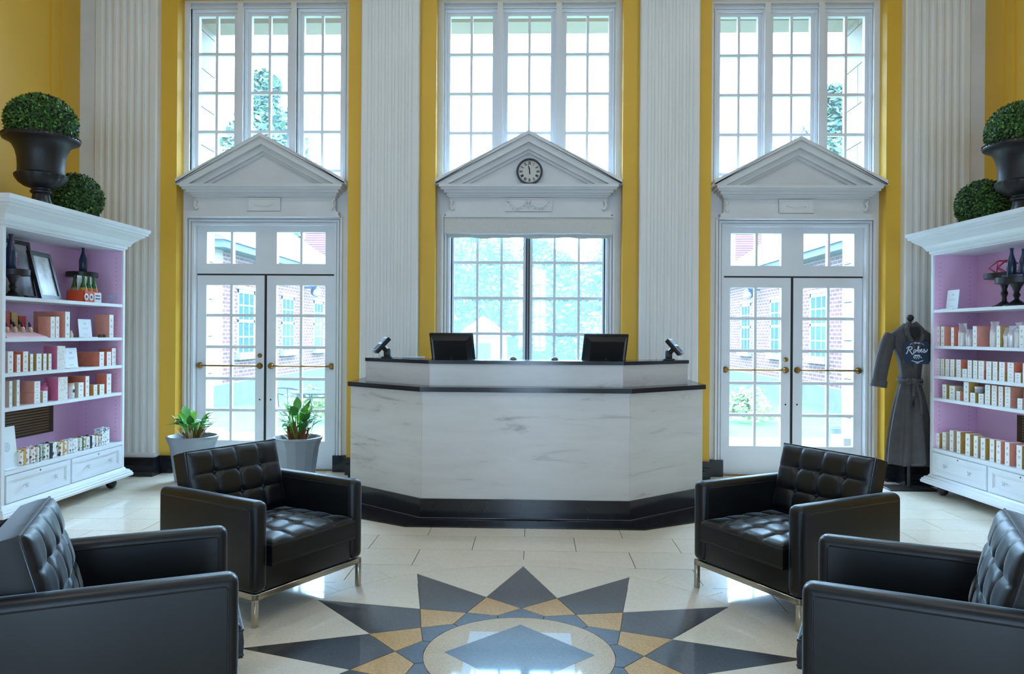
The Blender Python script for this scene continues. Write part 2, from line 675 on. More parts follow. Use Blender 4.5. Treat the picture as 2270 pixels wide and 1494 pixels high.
for i in range(1, 7, 2):
    xa, xb = rx[i], rx[i + 1]
    for f_ in (0.0, 0.25, 0.5, 0.75, 1.0):
        x = xa + (xb - xa) * f_
        w = 0.05 if f_ in (0, 0.5, 1) else 0.014
        m.box(x - w, x + w, REAR_Y + 0.0, REAR_Y + 0.04, RZ0, RZ1)
    for j in range(8):
        z = RZ0 + j * (RZ1 - RZ0) / 7
        m.box(xa, xb, REAR_Y + 0.005, REAR_Y + 0.035, z - 0.018, z + 0.018)
m.build('muntin_grid', M_wht, wall_rear)

# white corner boards beside the outer pilasters
for nm, a, b in (('trim_1', XL, -4.27), ('trim_2', 4.17, XR)):
    o = MB().box(a, b, 7.33, 7.40, 0.18, H).build(nm, M_plas)
    tag(o, 'narrow white corner board at the %s end of the window wall' % ('left' if a < 0 else 'right'), 'trim', kind='structure')
# skirting
bb = MB()
for i in range(0, 8, 2):
    bb.box(max(edges[i], XL), min(edges[i + 1], XR), 7.365, 7.40, 0, 0.17)
    bb.box(max(edges[i], XL), min(edges[i + 1], XR), 7.345, 7.365, 0, 0.11)
o = bb.build('baseboard_back', M_blk)
tag(o, 'black polished stone skirting along the window wall', 'baseboard', kind='structure')
for nm, a, b in (('baseboard_left', XL, XL + 0.03), ('baseboard_right', XR - 0.03, XR)):
    o = MB().box(a, b, REAR_Y, 7.36, 0, 0.17).build(nm, M_blk)
    tag(o, 'black stone skirting along the %s side wall' % nm.split('_')[1], 'baseboard', kind='structure')


# ------------------------------------------------------------------ unseen ceiling lamps, added above the frame to brighten the floor
M_lampglass = NT('frosted_lamp_glass')
M_lampglass.b.inputs['Emission Color'].default_value = (0.90, 0.95, 1.0, 1)
M_lampglass.b.inputs['Emission Strength'].default_value = 6.0
M_lampglass = M_lampglass.m


def added_ceiling_lamp(x, y, label):
    root = empty('added_ceiling_lamp', (x, y, H - 0.25), label, 'lamp', 'added ceiling lamps')
    MB().lathe([(0.30, H - 0.16), (0.34, H - 0.14), (0.34, H - 0.02), (0.30, H)], 32, (x, y, 0)).build('lamp_ring', M_brass, root)
    MB().lathe([(0.001, H - 0.22), (0.16, H - 0.20), (0.27, H - 0.16), (0.29, H - 0.15)], 32, (x, y, 0)).build('lamp_bowl', M_lampglass, root)
    l = bpy.data.lights.new('lamp_light', 'AREA')
    l.shape = 'DISK'
    l.size = 0.5
    l.energy = 8
    l.color = (0.90, 0.95, 1.0)
    o = bpy.data.objects.new('lamp_light', l)
    COL.objects.link(o)
    o.parent = root
    o.location = (0, 0, 0.02)


for lx, ly, t in ((-1.9, 1.6, 'near left'), (1.9, 1.6, 'near right'), (-1.9, 4.6, 'far left'), (1.9, 4.6, 'far right')):
    added_ceiling_lamp(lx, ly, 'unseen added ceiling lamp with brass ring, %s of four above the seating' % t)

# ------------------------------------------------------------------ pilasters
def pilaster(n, x0, x1, where):
    yf = 7.31
    root = empty('trim_%d' % n, ((x0 + x1) / 2, yf, 0), 'white fluted pilaster %s' % where, 'pilaster', 'white fluted pilasters of the window wall', 'structure')
    w = x1 - x0
    nf = 7
    mg = 0.055 * w / 0.6
    pitch = (w - 2 * mg) / nf
    pts = [(x0, 7.41), (x0, yf + 0.012), (x0 + 0.012, yf)]
    for i in range(nf):
        a = x0 + mg + pitch * i + 0.011
        b = x0 + mg + pitch * (i + 1) - 0.011
        c, r = (a + b) / 2, (b - a) / 2
        for j in range(9):
            t = PI - PI * j / 8
            pts.append((c + r * math.cos(t), yf + 0.5 * r * math.sin(t)))
    pts += [(x1 - 0.012, yf), (x1, yf + 0.012), (x1, 7.41)]
    vs = [(p[0], p[1], 0.20) for p in pts] + [(p[0], p[1], H) for p in pts]
    k = len(pts)
    MB().add(vs, [(i, i + 1, k + i + 1, k + i) for i in range(k - 1)], 0, True).build('fluted_shaft', M_pil, root)
    b = MB()
    b.box(x0 - 0.012, x1 + 0.012, yf - 0.012, 7.405, 0.165, 0.205)
    b.build('base_fillet', M_pil, root)
    b = MB()
    prof = [(0.16, 0), (0.16, 0.035), (0.135, 0.045), (0.12, 0.05), (0.12, 0.095), (0.09, 0.105), (0.065, 0.11), (0.045, 0.135), (0.035, 0.165)]
    for i in range(len(prof) - 1):
        o_ = max(prof[i][0], prof[i + 1][0])
        if prof[i + 1][1] > prof[i][1]:
            b.box(x0 - o_ * 0.4, x1 + o_ * 0.4, yf - o_ - 0.005, 7.39, prof[i][1], prof[i + 1][1])
    b.build('stone_base', M_blk, root)
    return root


pilaster(3, -4.315, -3.686, 'beside the left bookcase')
pilaster(4, -1.655, -1.087, 'between the left doors and the middle window')
pilaster(5, 1.072, 1.645, 'between the middle window and the right doors')
pilaster(6, 3.605, 4.221, 'behind the hanging robe')


# ------------------------------------------------------------------ window bays
def lattice(b, cols, rows, X0, X1, Z0, Z1, y0, y1, ym=None):
    """frame X0..X1 x Z0..Z1 with openings at cols x rows"""
    rows = sorted(rows)
    zc = [Z0] + [v for r in rows for v in r] + [Z1]
    for i in range(0, len(zc), 2):
        if zc[i + 1] > zc[i]:
            thin = ym if (ym and 0 < i < len(zc) - 2) else 0
            b.box(X0 if not thin else cols[0][0], X1 if not thin else cols[-1][1], y0 + thin, y1 - thin, zc[i], zc[i + 1])
    xc = [X0] + [v for c in cols for v in c] + [X1]
    for r in rows:
        for i in range(0, len(xc), 2):
            thin = ym if (ym and 0 < i < len(xc) - 2) else 0
            b.box(xc[i], xc[i + 1], y0 + thin, y1 - thin, r[0], r[1])
    if ym:
        for i in range(2, len(zc) - 2, 2):
            for (p, q) in ((X0, cols[0][0]), (cols[-1][1], X1)):
                b.box(p, q, y0, y1, zc[i], zc[i + 1])


pane_me = {}


def panes(parent, cols, rows, y, m):
    for c in cols:
        for r in rows:
            w, h = round(c[1] - c[0] + 0.006, 3), round(r[1] - r[0] + 0.006, 3)
            key = (w, h, m.name)
            if key not in pane_me:
                pane_me[key] = MB().box(-w / 2, w / 2, -0.002, 0.002, -h / 2, h / 2).mesh('pane', m)
            place('pane', pane_me[key], parent, ((c[0] + c[1]) / 2, y, (r[0] + r[1]) / 2))


def upper_window(n, bay, units, ztop, where):
    x0, x1 = bay
    root = empty('window_%d' % n, ((x0 + x1) / 2, 7.6, 2.66), 'tall white three-part paned window %s' % where, 'window', 'upper windows', 'structure')
    zb = 2.90
    b = MB()
    # casing: outer plane, then two steps in to the sashes
    xs = [x0] + [v for u in units for v in (u[0] - 0.035, u[1] + 0.035)] + [x1]
    for i in range(0, len(xs), 2):
        b.box(xs[i], xs[i + 1], 7.60, 7.72, zb, ztop + 0.035)
    b.box(x0, x1, 7.60, 7.72, ztop + 0.035, 4.78)
    # outer flat border
    b.box(x0, x0 + 0.055, 7.55, 7.60, zb, ztop + 0.105)
    b.box(x1 - 0.055, x1, 7.55, 7.60, zb, ztop + 0.105)
    b.box(x0, x1, 7.55, 7.60, ztop + 0.105, 4.78)
    for i in range(2, len(xs) - 2, 2):
        cx = (xs[i] + xs[i + 1]) / 2
        b.box(cx - 0.028, cx + 0.028, 7.555, 7.60, zb, ztop + 0.105)
    b.build('casing', M_wht, root)
    mo = MB()
    for u in units:
        for t, yy, dd in ((0.035, 7.575, 0.02), (0.018, 7.59, 0.016)):
            mo.box(u[0] - 0.035 - t, u[0] - 0.035 - t + dd * 0.6, yy, 7.602, zb, ztop + 0.035 + t - dd * 0.6)
            mo.box(u[1] + 0.035 + t - dd * 0.6, u[1] + 0.035 + t, yy, 7.602, zb, ztop + 0.035 + t - dd * 0.6)
            mo.box(u[0] - 0.035 - t, u[1] + 0.035 + t, yy, 7.602, ztop + 0.035 + t - dd * 0.6, ztop + 0.035 + t)
    mo.build('moulding', M_wht, root)
    rows = [(max(zb + 0.04, ztop - 0.40 * k - 0.372), ztop - 0.40 * k) for k in range(5)]
    for u in units:
        mid = (u[0] + u[1]) / 2
        cols = [(u[0], mid - 0.013), (mid + 0.013, u[1])]
        s = MB()
        lattice(s, cols, rows, u[0] - 0.04, u[1] + 0.04, zb, ztop + 0.04, 7.635, 7.69, 0.006)
        sash = s.build('sash', M_wht, root)
        panes(sash, cols, rows, 7.668, M_glass)
    return root


upper_window(1, OPEN[0], [(-3.411, -3.042), (-2.864, -2.491), (-2.319, -1.943)], 4.65, 'above the left double doors')
upper_window(2, OPEN[1], [(-0.815, -0.386), (-0.228, 0.206), (0.366, 0.793)], 4.635, 'above the clock pediment')
upper_window(3, OPEN[2], [(1.914, 2.289), (2.442, 2.815), (2.985, 3.352)], 4.615, 'above the right double doors')


def pediment(n, x0, x1, za, zt, where, relief):
    """raking pediment on cornice and frieze; za apex, zt base of the tympanum"""
    xc = (x0 + x1) / 2
    root = empty('trim_%d' % n, (xc, 7.40, zt), 'white triangular pediment %s' % where, 'pediment', 'pediments of the window wall', 'structure')
    a, b = x0 + 0.005, x1 - 0.005
    ze = zt + 0.045
    sl = (za - ze) / (xc - a)

    def band(d0, d1, yf, ins):
        # band between the outer slope lowered by d0 and by d1 (vertical), cut at the base line
        l0, l1 = a + ins, b - ins

        def z(x, d):
            return ze + sl * (min(x, 2 * xc - x) - a) - d
        xi = a + (zt - ze + d1) / sl
        xo = max(l0, a + (zt - ze + d0) / sl)
        mb = MB()
        for f in (lambda x: x, lambda x: 2 * xc - x):
            if d0 == 0:
                pts = [(f(l0), zt), (f(l0), z(l0, 0)), (xc, z(xc, 0)), (xc, z(xc, d1)), (f(xi), zt)]
            else:
                pts = [(f(xo), zt), (xc, z(xc, d0)), (xc, z(xc, d1)), (f(xi), zt)]
            mb.prism(pts, 'y', yf, 7.60)
        return mb
    band(0, 0.035, 7.33, 0).build('raking_fillet', M_plas, root)
    band(0.035, 0.105, 7.36, 0).build('raking_corona', M_plas, root)
    band(0.105, 0.165, 7.41, 0).build('raking_bedmould', M_plas, root)
    band(0.165, 0.195, 7.445, 0).build('raking_bead', M_plas, root)
    tri = a + (zt - ze + 0.19) / sl
    MB().prism([(tri, zt), (xc, ze + sl * (xc - a) - 0.19), (2 * xc - tri, zt)], 'y', 7.47, 7.60).build('tympanum', M_plas, root)
    c = MB()
    c.box(a + 0.03, b - 0.03, 7.35, 7.60, zt - 0.028, zt)
    c.box(a + 0.045, b - 0.045, 7.37, 7.60, zt - 0.05, zt - 0.028)
    c.box(a + 0.075, b - 0.075, 7.40, 7.60, zt - 0.078, zt - 0.05)
    c.box(a + 0.10, b - 0.10, 7.43, 7.60, zt - 0.10, zt - 0.078)
    c.box(a + 0.115, b - 0.115, 7.45, 7.60, zt - 0.115, zt - 0.10)
    c.build('cornice', M_plas, root)
    f = MB()
    f.box(a + 0.125, b - 0.125, 7.475, 7.60, zt - 0.275, zt - 0.115)
    f.box(a + 0.11, b - 0.11, 7.465, 7.60, zt - 0.262, zt - 0.25)
    f.box(a + 0.09, b - 0.09, 7.455, 7.60, zt - 0.30, zt - 0.262)
    f.box(a + 0.075, b - 0.075, 7.44, 7.60, zt - 0.315, zt - 0.30)
    f.build('frieze', M_plas, root)
    k = MB()
    hw = 0.235 if relief else 0.17
    k.box(xc - hw, xc + hw, 7.455, 7.48, zt - 0.255, zt - 0.125)
    for (p, q, r, s_) in ((-hw, hw, -0.135, -0.125), (-hw, hw, -0.255, -0.245), (-hw, -hw + 0.01, -0.245, -0.135), (hw - 0.01, hw, -0.245, -0.135)):
        k.box(xc + p, xc + q, 7.445, 7.46, zt + r, zt + s_)
    key = k.build('frieze_tablet', M_plas, root)
    o = MB()
    if relief:
        for s_ in (-1, 1):
            o.tube([(xc + s_ * (0.015 + 0.19 * t), 7.452, zt - 0.15 - 0.07 * math.sin(PI * t)) for t in [i / 12 for i in range(13)]], [0.006 + 0.01 * math.sin(PI * i / 12) for i in range(13)], 6)
            o.ball((xc + s_ * 0.2, 7.452, zt - 0.152), 0.016, 8)
            for i in range(6):
                t = (i + 0.6) / 6.4
                p = Vector((xc + s_ * (0.015 + 0.19 * t), 7.45, zt - 0.15 - 0.07 * math.sin(PI * t)))
                o.tube([p + Vector((0, 0, 0.022)), p - Vector((0, 0.004, 0.03))], [0.004, 0.009], 5)
        o.ball((xc, 7.45, zt - 0.16), 0.022, 10)
        o.tube([(xc, 7.45, zt - 0.17), (xc - 0.012, 7.448, zt - 0.235)], [0.012, 0.004], 6)
        o.tube([(xc, 7.45, zt - 0.17), (xc + 0.014, 7.448, zt - 0.235)], [0.012, 0.004], 6)
    else:
        o.tube([(xc - 0.09 + 0.018 * i, 7.453, zt - 0.185 - 0.02 * math.sin(PI * i / 10)) for i in range(11)], 0.007, 6)
        for s_ in (-1, 1):
            o.ball((xc + s_ * 0.09, 7.453, zt - 0.185), 0.011, 8)
    o.build('festoon_relief', M_plas, key)
    # acanthus bracket at each end of the frieze
    for s_ in (-1, 1):
        g = MB()
        ex = (a + 0.125) if s_ < 0 else (b - 0.125)
        g.tube([(ex, 7.47, zt - 0.13), (ex - s_ * 0.03, 7.455, zt - 0.16), (ex - s_ * 0.012, 7.455, zt - 0.2), (ex - s_ * 0.04, 7.455, zt - 0.24)], [0.008, 0.02, 0.014, 0.018], 6)
        g.build('bracket_scroll', M_plas, root)
    return root


pediment(7, -3.51, -1.815, 3.375, 2.875, 'over the left double doors', False)
pediment(8, -0.925, 0.905, 3.395, 2.875, 'with the clock above the middle window', True)
pediment(9, 1.79, 3.455, 3.335, 2.865, 'over the right double doors', False)


def surround(n, x0, x1, inner, where, zin=2.487):
    """flat white wall lining below the pediment, around a door or window opening"""
    i0, i1 = inner
    b = MB()
    b.box(x0, i0, 7.55, 7.76, 0.0, 2.90)
    b.box(i1, x1, 7.55, 7.76, 0.0, 2.90)
    b.box(i0, i1, 7.55, 7.76, zin, 2.90)
    root = b.build('trim_%d' % n, M_wht, None, ((x0 + x1) / 2, 7.55, 0))
    tag(root, 'white stepped casing around %s' % where, 'casing', None, 'structure')
    m = MB()
    for t, d, w in ((0.0, 0.035, 0.022), (0.032, 0.026, 0.02), (0.062, 0.016, 0.022)):
        m.box(i0 - 0.088 + t, i0 - 0.088 + t + w, 7.55 - d, 7.552, 0.165, zin + 0.088 - t - w)
        m.box(i1 + 0.088 - t - w, i1 + 0.088 - t, 7.55 - d, 7.552, 0.165, zin + 0.088 - t - w)
        m.box(i0 - 0.088 + t, i1 + 0.088 - t, 7.55 - d, 7.552, zin + 0.088 - t - w, zin + 0.088 - t)
    m.build('architrave', M_wht, root)
    pb = MB()
    pb.rbox(x0, i0 - 0.005, 7.50, 7.56, 0, 0.168, 0.004, 1)
    pb.rbox(i1 + 0.005, x1, 7.50, 7.56, 0, 0.168, 0.004, 1)
    pb.build('plinth_block', M_blk, root)
    return root


rose_me = MB().lathe([(0.034, 0.0), (0.030, 0.008), (0.028, 0.020), (0.020, 0.030), (0.001, 0.030)], 16, M=Matrix.Rotation(PI / 2, 4, 'X')).mesh('rosette', M_brass)
bolt_me = MB().lathe([(0.001, 0.022), (0.014, 0.022), (0.022, 0.012), (0.024, 0.0)], 14, M=Matrix.Rotation(PI / 2, 4, 'X')).mesh('deadbolt', M_brass)
hole_me = MB().lathe([(0.001, 0.003), (0.008, 0.003), (0.009, 0.0)], 10, M=Matrix.Rotation(PI / 2, 4, 'X')).mesh('keyhole', M_dark)


def double_door(n, xc, inner, where, zoff=0.0):
    i0, i1 = inner
    root = empty('door_%d' % n, (xc, 7.6, 0), 'white paned double doors with brass push bars %s' % where, 'door', 'double doors', 'structure')
    zt0, zt1 = 2.0, 2.487
    # transom light with two pairs of panes
    t = MB()
    cols = [(xc - 0.612, xc - 0.366), (xc - 0.342, xc - 0.108), (xc + 0.112, xc + 0.352), (xc + 0.376, xc + 0.612)]
    lattice(t, cols, [(2.104 + zoff, 2.428 + zoff)], i0, i1, zt0, zt1, 7.60, 7.66, 0)
    tr = t.build('transom', M_wht, root)
    panes(tr, cols, [(2.104 + zoff, 2.428 + zoff)], 7.64, M_glass)
    g = MB()
    g.box(i0 + 0.002, i1 - 0.002, 7.598, 7.64, 1.984, 2.0)
    g.build('head_gap', M_dark, root)
    g = MB()
    g.box(xc - 0.012, xc + 0.012, 7.597, 7.65, 0.01, 1.986)
    g.build('meeting_strip', M_dark, root)
    rows = [(1.884 - 0.3235 * k - 0.294, 1.884 - 0.3235 * k) for k in range(5)]
    for s in (-1, 1):
        a, b = (i0 + 0.004, xc - 0.012) if s < 0 else (xc + 0.012, i1 - 0.004)
        c = [(xc - 0.614, xc - 0.372), (xc - 0.346, xc - 0.104)] if s < 0 else [(xc + 0.108, xc + 0.350), (xc + 0.376, xc + 0.614)]
        q = MB()
        lattice(q, c, rows, a, b, 0.012, 1.984, 7.60, 7.65, 0.008)
        leaf = q.build('door_leaf', M_wht, root, ((a + b) / 2, 7.6, 0.012))
        panes(leaf, c, rows, 7.632, M_glass)
        ra, rb = a + 0.03, b - 0.045
        if s > 0:
            ra, rb = a + 0.045, b - 0.03
        bar = MB()
        bar.tube([(ra, 7.578, 1.06), (rb, 7.578, 1.06)], 0.009, 8)
        bar.build('push_bar', M_brass, leaf)
        for x in (ra, rb):
            place('rosette', rose_me, leaf, (x, 7.602, 1.06))
        if s < 0:
            place('deadbolt', bolt_me, leaf, (b - 0.045, 7.6, 1.165))
        place('keyhole', hole_me, leaf, ((b - 0.045) if s < 0 else (a + 0.045), 7.6, 0.715))
    th = MB().box(i0, i1, 7.56, 7.72, 0, 0.012).build('threshold', M_brass, root)
    return root


surround(10, OPEN[0][0], OPEN[0][1], (-3.400, -1.972), 'the left double doors')
double_door(1, -2.688, (-3.400, -1.972), 'on the left')
surround(11, OPEN[2][0], OPEN[2][1], (1.944, 3.332), 'the right double doors')
double_door(2, 2.634, (1.944, 3.332), 'on the right')

# middle window
cx0, cx1 = -0.792, 0.768
sur = surround(12, OPEN[1][0], OPEN[1][1], (cx0, cx1), 'the middle window', 2.52)
MB().box(cx0, cx1, 7.56, 7.76, 0, 0.98).build('apron_panel', M_wht, sur)
MB().rbox(cx0 - 0.02, cx1 + 0.02, 7.50, 7.6, 0.98, 1.02, 0.006, 1).build('window_sill', M_wht, sur)
w4 = empty('window_4', (-0.012, 7.6, 1.02), 'wide white paned casement window behind the reception desk', 'window', None, 'structure')
rows = [(1.05, 1.39), (1.418, 1.752), (1.780, 2.113), (2.141, 2.475)]
for s in (-1, 1):
    cols = [(-0.760, -0.536), (-0.512, -0.290), (-0.266, -0.060)] if s < 0 else [(0.036, 0.246), (0.270, 0.492), (0.516, 0.738)]
    q = MB()
    a, b = (cx0 + 0.012, -0.032) if s < 0 else (0.008, cx1 - 0.012)
    lattice(q, cols, rows, a, b, 1.02, 2.52, 7.61, 7.66, 0.01)
    sash = q.build('sash', M_wht, w4)
    panes(sash, cols, rows, 7.638, M_glass2)
q = MB()
q.box(-0.032, -0.020, 7.60, 7.66, 1.02, 2.52)
q.box(-0.004, 0.008, 7.60, 7.66, 1.02, 2.52)
q.box(cx0, cx0 + 0.012, 7.603, 7.66, 1.02, 2.52)
q.box(cx1 - 0.012, cx1, 7.603, 7.66, 1.02, 2.52)
q.build('weather_strip', M_dark, w4)
MB().box(-0.020, -0.004, 7.595, 7.67, 1.02, 2.52).build('mullion', mat('grey_window_post', (120, 126, 134), 0.5), w4)
# roman blind pulled up
M_lin = mat('grey_linen_blind', (206, 204, 198), 0.9, var=0.04, scale=40, bump=0.1, bscale=300)
bl = empty('window_blind', (-0.006, 7.45, 2.37), 'off-white fabric roman blind drawn up over the middle window', 'blind')
bx0, bx1 = -0.845, 0.828
q = MB()
n = 60
prof = [(7.53, 2.575), (7.47, 2.578), (7.455, 2.56), (7.452, 2.45), (7.455, 2.405), (7.47, 2.392), (7.49, 2.405), (7.515, 2.42), (7.525, 2.40)]
vs, fs = [], []
for i in range(n + 1):
    x = bx0 + (bx1 - bx0) * i / n
    sag = 0.003 * math.sin(i * 0.42) + 0.003 * math.sin(i * 0.17 + 1)
    for j, (y, z) in enumerate(prof):
        k = 1.0 if j > 2 else 0
        vs.append((x, y, z + k * sag))
m_ = len(prof)
for i in range(n):
    for j in range(m_ - 1):
        fs.append((i * m_ + j, (i + 1) * m_ + j, (i + 1) * m_ + j + 1, i * m_ + j + 1))
q.add(vs, fs, 0, True)
q.build('folded_fabric', M_lin, bl, fix=False)
q = MB()
vs, fs = [], []
for i in range(n + 1):
    x = bx0 + 0.03 + (bx1 - bx0 - 0.045) * i / n
    sag = 0.005 * math.sin(i * 0.33) + 0.003 * math.sin(i * 0.7 + 2)
    for (y, z) in ((7.50, 2.46), (7.505, 2.385), (7.50, 2.362 + sag), (7.515, 2.362 + sag), (7.52, 2.46)):
        vs.append((x, y, z))
for i in range(n):
    for j in range(4):
        fs.append((i * 5 + j, (i + 1) * 5 + j, (i + 1) * 5 + j + 1, i * 5 + j + 1))
q.add(vs, fs, 0, True)
q.build('hanging_hem', M_lin, bl, fix=False)
MB().box(bx0, bx1, 7.47, 7.55, 2.577, 2.592).build('head_rail', mat('blind_rail', (110, 104, 100), 0.5), bl)

# ------------------------------------------------------------------ clock
ck = empty('wall_clock', (0.0, 7.44, 2.885), 'round wall clock with roman numerals in the middle pediment', 'clock')
RXY = Matrix.Translation((0.0, 7.468, 3.014)) @ Matrix.Rotation(PI / 2, 4, 'X')
q = MB()
q.lathe([(0.128, 0.0), (0.132, 0.02), (0.128, 0.045), (0.118, 0.05), (0.112, 0.04), (0.110, 0.02)], 40, M=RXY)
q.build('clock_rim', mat('pewter_clock_rim', (82, 84, 96), 0.35, metal=0.4), ck)
MB().lathe([(0.001, 0.022), (0.112, 0.022), (0.112, 0.0)], 40, M=RXY).build('clock_dial', mat('cream_clock_dial', (205, 203, 194), 0.4), ck)
M_ink = mat('clock_ink', (52, 54, 66), 0.5)
rom = ['XII', 'I', 'II', 'III', 'IIII', 'V', 'VI', 'VII', 'VIII', 'IX', 'X', 'XI']
for i, t in enumerate(rom):
    q = MB()
    L = len(t)
    w = 0.0085 if L < 4 else 0.0065
    tot = sum((0.75 if c == 'I' else 1.5) for c in t) * w
    x = -tot / 2
    a = -2 * PI * i / 12
    Mx = RXY @ Matrix.Rotation(a, 4, 'Z') @ Matrix.Translation((0, 0.084, 0.0235))
    hh = 0.015
    for c in t:
        ww = (0.75 if c == 'I' else 1.5) * w
        xm = x + ww / 2
        sw = 0.0022
        if c == 'I':
            q.box(xm - sw, xm + sw, -hh, hh, -0.001, 0.001, M=Mx)
        else:
            for sg in ((1,) if c == 'V' else (1, -1)):
                if c == 'X':
                    q.prism([(xm - sg * ww * .4 - sw, hh), (xm - sg * ww * .4 + sw, hh), (xm + sg * ww * .4 + sw, -hh), (xm + sg * ww * .4 - sw, -hh)], 'z', -0.001, 0.001, M=Mx)
                else:
                    for s2 in (-1, 1):
                        q.prism([(xm + s2 * ww * .4 - sw, hh), (xm + s2 * ww * .4 + sw, hh), (xm + sw, -hh), (xm - sw, -hh)], 'z', -0.001, 0.001, M=Mx)
        x += ww
    q.build('numeral', M_ink, ck)
for nm, ang, ln, wd in (('hour_hand', 11.9 / 12, 0.05, 0.0045), ('minute_hand', 58 / 60, 0.078, 0.003)):
    Mx = RXY @ Matrix.Rotation(-2 * PI * ang, 4, 'Z') @ Matrix.Translation((0, 0, 0.027))
    MB().prism([(-wd, -0.028), (wd, -0.028), (wd * 1.2, ln * .6), (0, ln), (-wd * 1.2, ln * .6)], 'z', -0.001, 0.001, M=Mx).build(nm, M_ink, ck)
MB().lathe([(0.001, 0.031), (0.006, 0.031), (0.007, 0.024)], 12, M=RXY).build('centre_cap', M_ink, ck)

# ------------------------------------------------------------------ reception desk
dk = empty('reception_desk', (0, 5.63, 0), 'white marble reception desk with black stone ledge, base and raised counter', 'desk')
F = [(-1.462, 6.19), (-0.788, 5.645), (0.777, 5.645), (1.44, 6.19)]


def offs(line, d):
    """offset a front polyline outwards (towards the viewer) by d"""
    out = []
    for i, p in enumerate(line):
        ns = []
        for j in (i - 1, i):
            if 0 <= j < len(line) - 1:
                t = Vector(line[j + 1]) - Vector(line[j])
                t.normalize()
                ns.append(Vector((t.y, -t.x)))
        nn = sum(ns, Vector((0, 0)))
        nn.normalize()
        k = 1 / max(0.3, nn.dot(ns[0]))
        out.append((p[0] + nn.x * d * k, p[1] + nn.y * d * k))
    return out


def close(line, yb):
    return line + [(line[-1][0], yb), (line[0][0], yb)]


floorpad = offs(F, 0.235)
floorpad[0] = (-1.75, floorpad[0][1] - 0.08)
floorpad[-1] = (1.73, floorpad[-1][1] - 0.08)
MB().prism(close(floorpad, 6.95), 'z', 0.0, 0.012).build('floor_border', M_blk, dk)
MB().prism(close(offs(F, 0.012), 6.9), 'z', 0.012, 0.157).build('kick_base', M_blk, dk)
ln = MB()
lf = offs(F, 0.018)
ln.tube([(p[0], p[1], 0.016) for p in lf], 0.006, 6)
ln.build('base_bead', mat('grey_stone_bead', (70, 72, 80), 0.25), dk)
for i in range(3):
    p, q_ = F[i], F[i + 1]
    t = (Vector(q_) - Vector(p)).normalized() * 0.0012
    nrm = Vector((t.y, -t.x)).normalized() * -0.03
    a, b = Vector(p) + t, Vector(q_) - t
    MB().prism([tuple(a), tuple(b), tuple(b + nrm), tuple(a + nrm)], 'z', 0.158, 0.963).build('marble_panel', M_marb, dk)
for x, sg in ((F[0][0], 1), (F[3][0], -1)):
    MB().box(min(x, x + sg * 0.03), max(x, x + sg * 0.03), 6.20, 6.9, 0.158, 0.963).build('end_panel', M_marb, dk)
MB().prism(close(offs(F, -0.032), 6.88), 'z', 0.157, 0.955).build('carcass', mat('desk_carcass', (160, 158, 154), 0.6), dk)
MB().prism(close(offs(F, 0.03), 6.92), 'z', 0.964, 1.0).build('ledge', M_blk, dk)
U = [(-1.352, 6.27), (-0.752, 5.79), (0.74, 5.79), (1.332, 6.27)]
for i in range(3):
    p, q_ = U[i], U[i + 1]
    t = (Vector(q_) - Vector(p)).normalized() * 0.001
    nrm = Vector((t.y, -t.x)).normalized() * -0.03
    a, b = Vector(p) + t, Vector(q_) - t
    MB().prism([tuple(a), tuple(b), tuple(b + nrm), tuple(a + nrm)], 'z', 1.0, 1.168).build('upper_panel', M_marb, dk)
Ub = [(1.20, 6.52), (0.65, 6.07), (-0.66, 6.07), (-1.22, 6.52)]
MB().prism(offs(U, -0.031) + [(p[0], p[1] - 0.01) for p in Ub], 'z', 1.0, 1.166).build('counter_core', MATS['desk_carcass'], dk)
MB().prism(offs(U, 0.012) + Ub, 'z', 1.168, 1.196).build('counter_top', M_blk, dk)


def monitor(x, y, yaw, label, notch):
    root = empty('computer_monitor', (x, y, 1.0), label, 'monitor', 'computer monitors on the desk')
    Mx = Matrix.Translation((x, y, 1.27)) @ Matrix.Rotation(yaw, 4, 'Z') @ Matrix.Rotation(math.radians(14), 4, 'X')
    q = MB()
    q.rbox(-0.20, 0.20, 0.0, 0.022, -0.15, 0.14, 0.008, 2, M=Mx)
    q.build('screen_housing', M_plastic, root)
    q = MB()
    a = [(-0.185, -0.135), (0.185, -0.135), (0.185, 0.118), (-0.185, 0.118)]
    b = [(-0.15, -0.12), (0.15, -0.12), (0.15, 0.085), (-0.15, 0.085)]
    vs = [(p[0], 0.0, p[1]) for p in a] + [(p[0], -0.035, p[1]) for p in b]
    q.add(vs, [(4, 5, 6, 7), (0, 1, 5, 4), (1, 2, 6, 5), (2, 3, 7, 6), (3, 0, 4, 7), (3, 2, 1, 0)], 0, False, Mx)
    if notch:
        q.box(-0.04, 0.04, -0.004, 0.002, 0.122, 0.13, 0, Mx)
    q.build('back_shell', M_plastic, root)
    q = MB()
    q.box(-0.185, 0.185, 0.0221, 0.0226, -0.12, 0.122, 0, Mx)
    q.build('screen', mat('dark_screen_glass', (14, 16, 22), 0.12), root)
    q = MB()
    q.tube([(x, y + 0.0, 1.01), (x, y, 1.24)], 0.022, 10)
    q.rbox(x - 0.11, x + 0.11, y - 0.07, y + 0.09, 1.0, 1.014, 0.005, 1)
    q.build('monitor_stand', M_plastic, root)


monitor(-0.625, 6.22, math.radians(-20), 'black computer monitor seen from behind, left of the middle window mullion', False)
monitor(0.645, 6.22, math.radians(20), 'black computer monitor seen from behind, right of the middle window mullion', True)


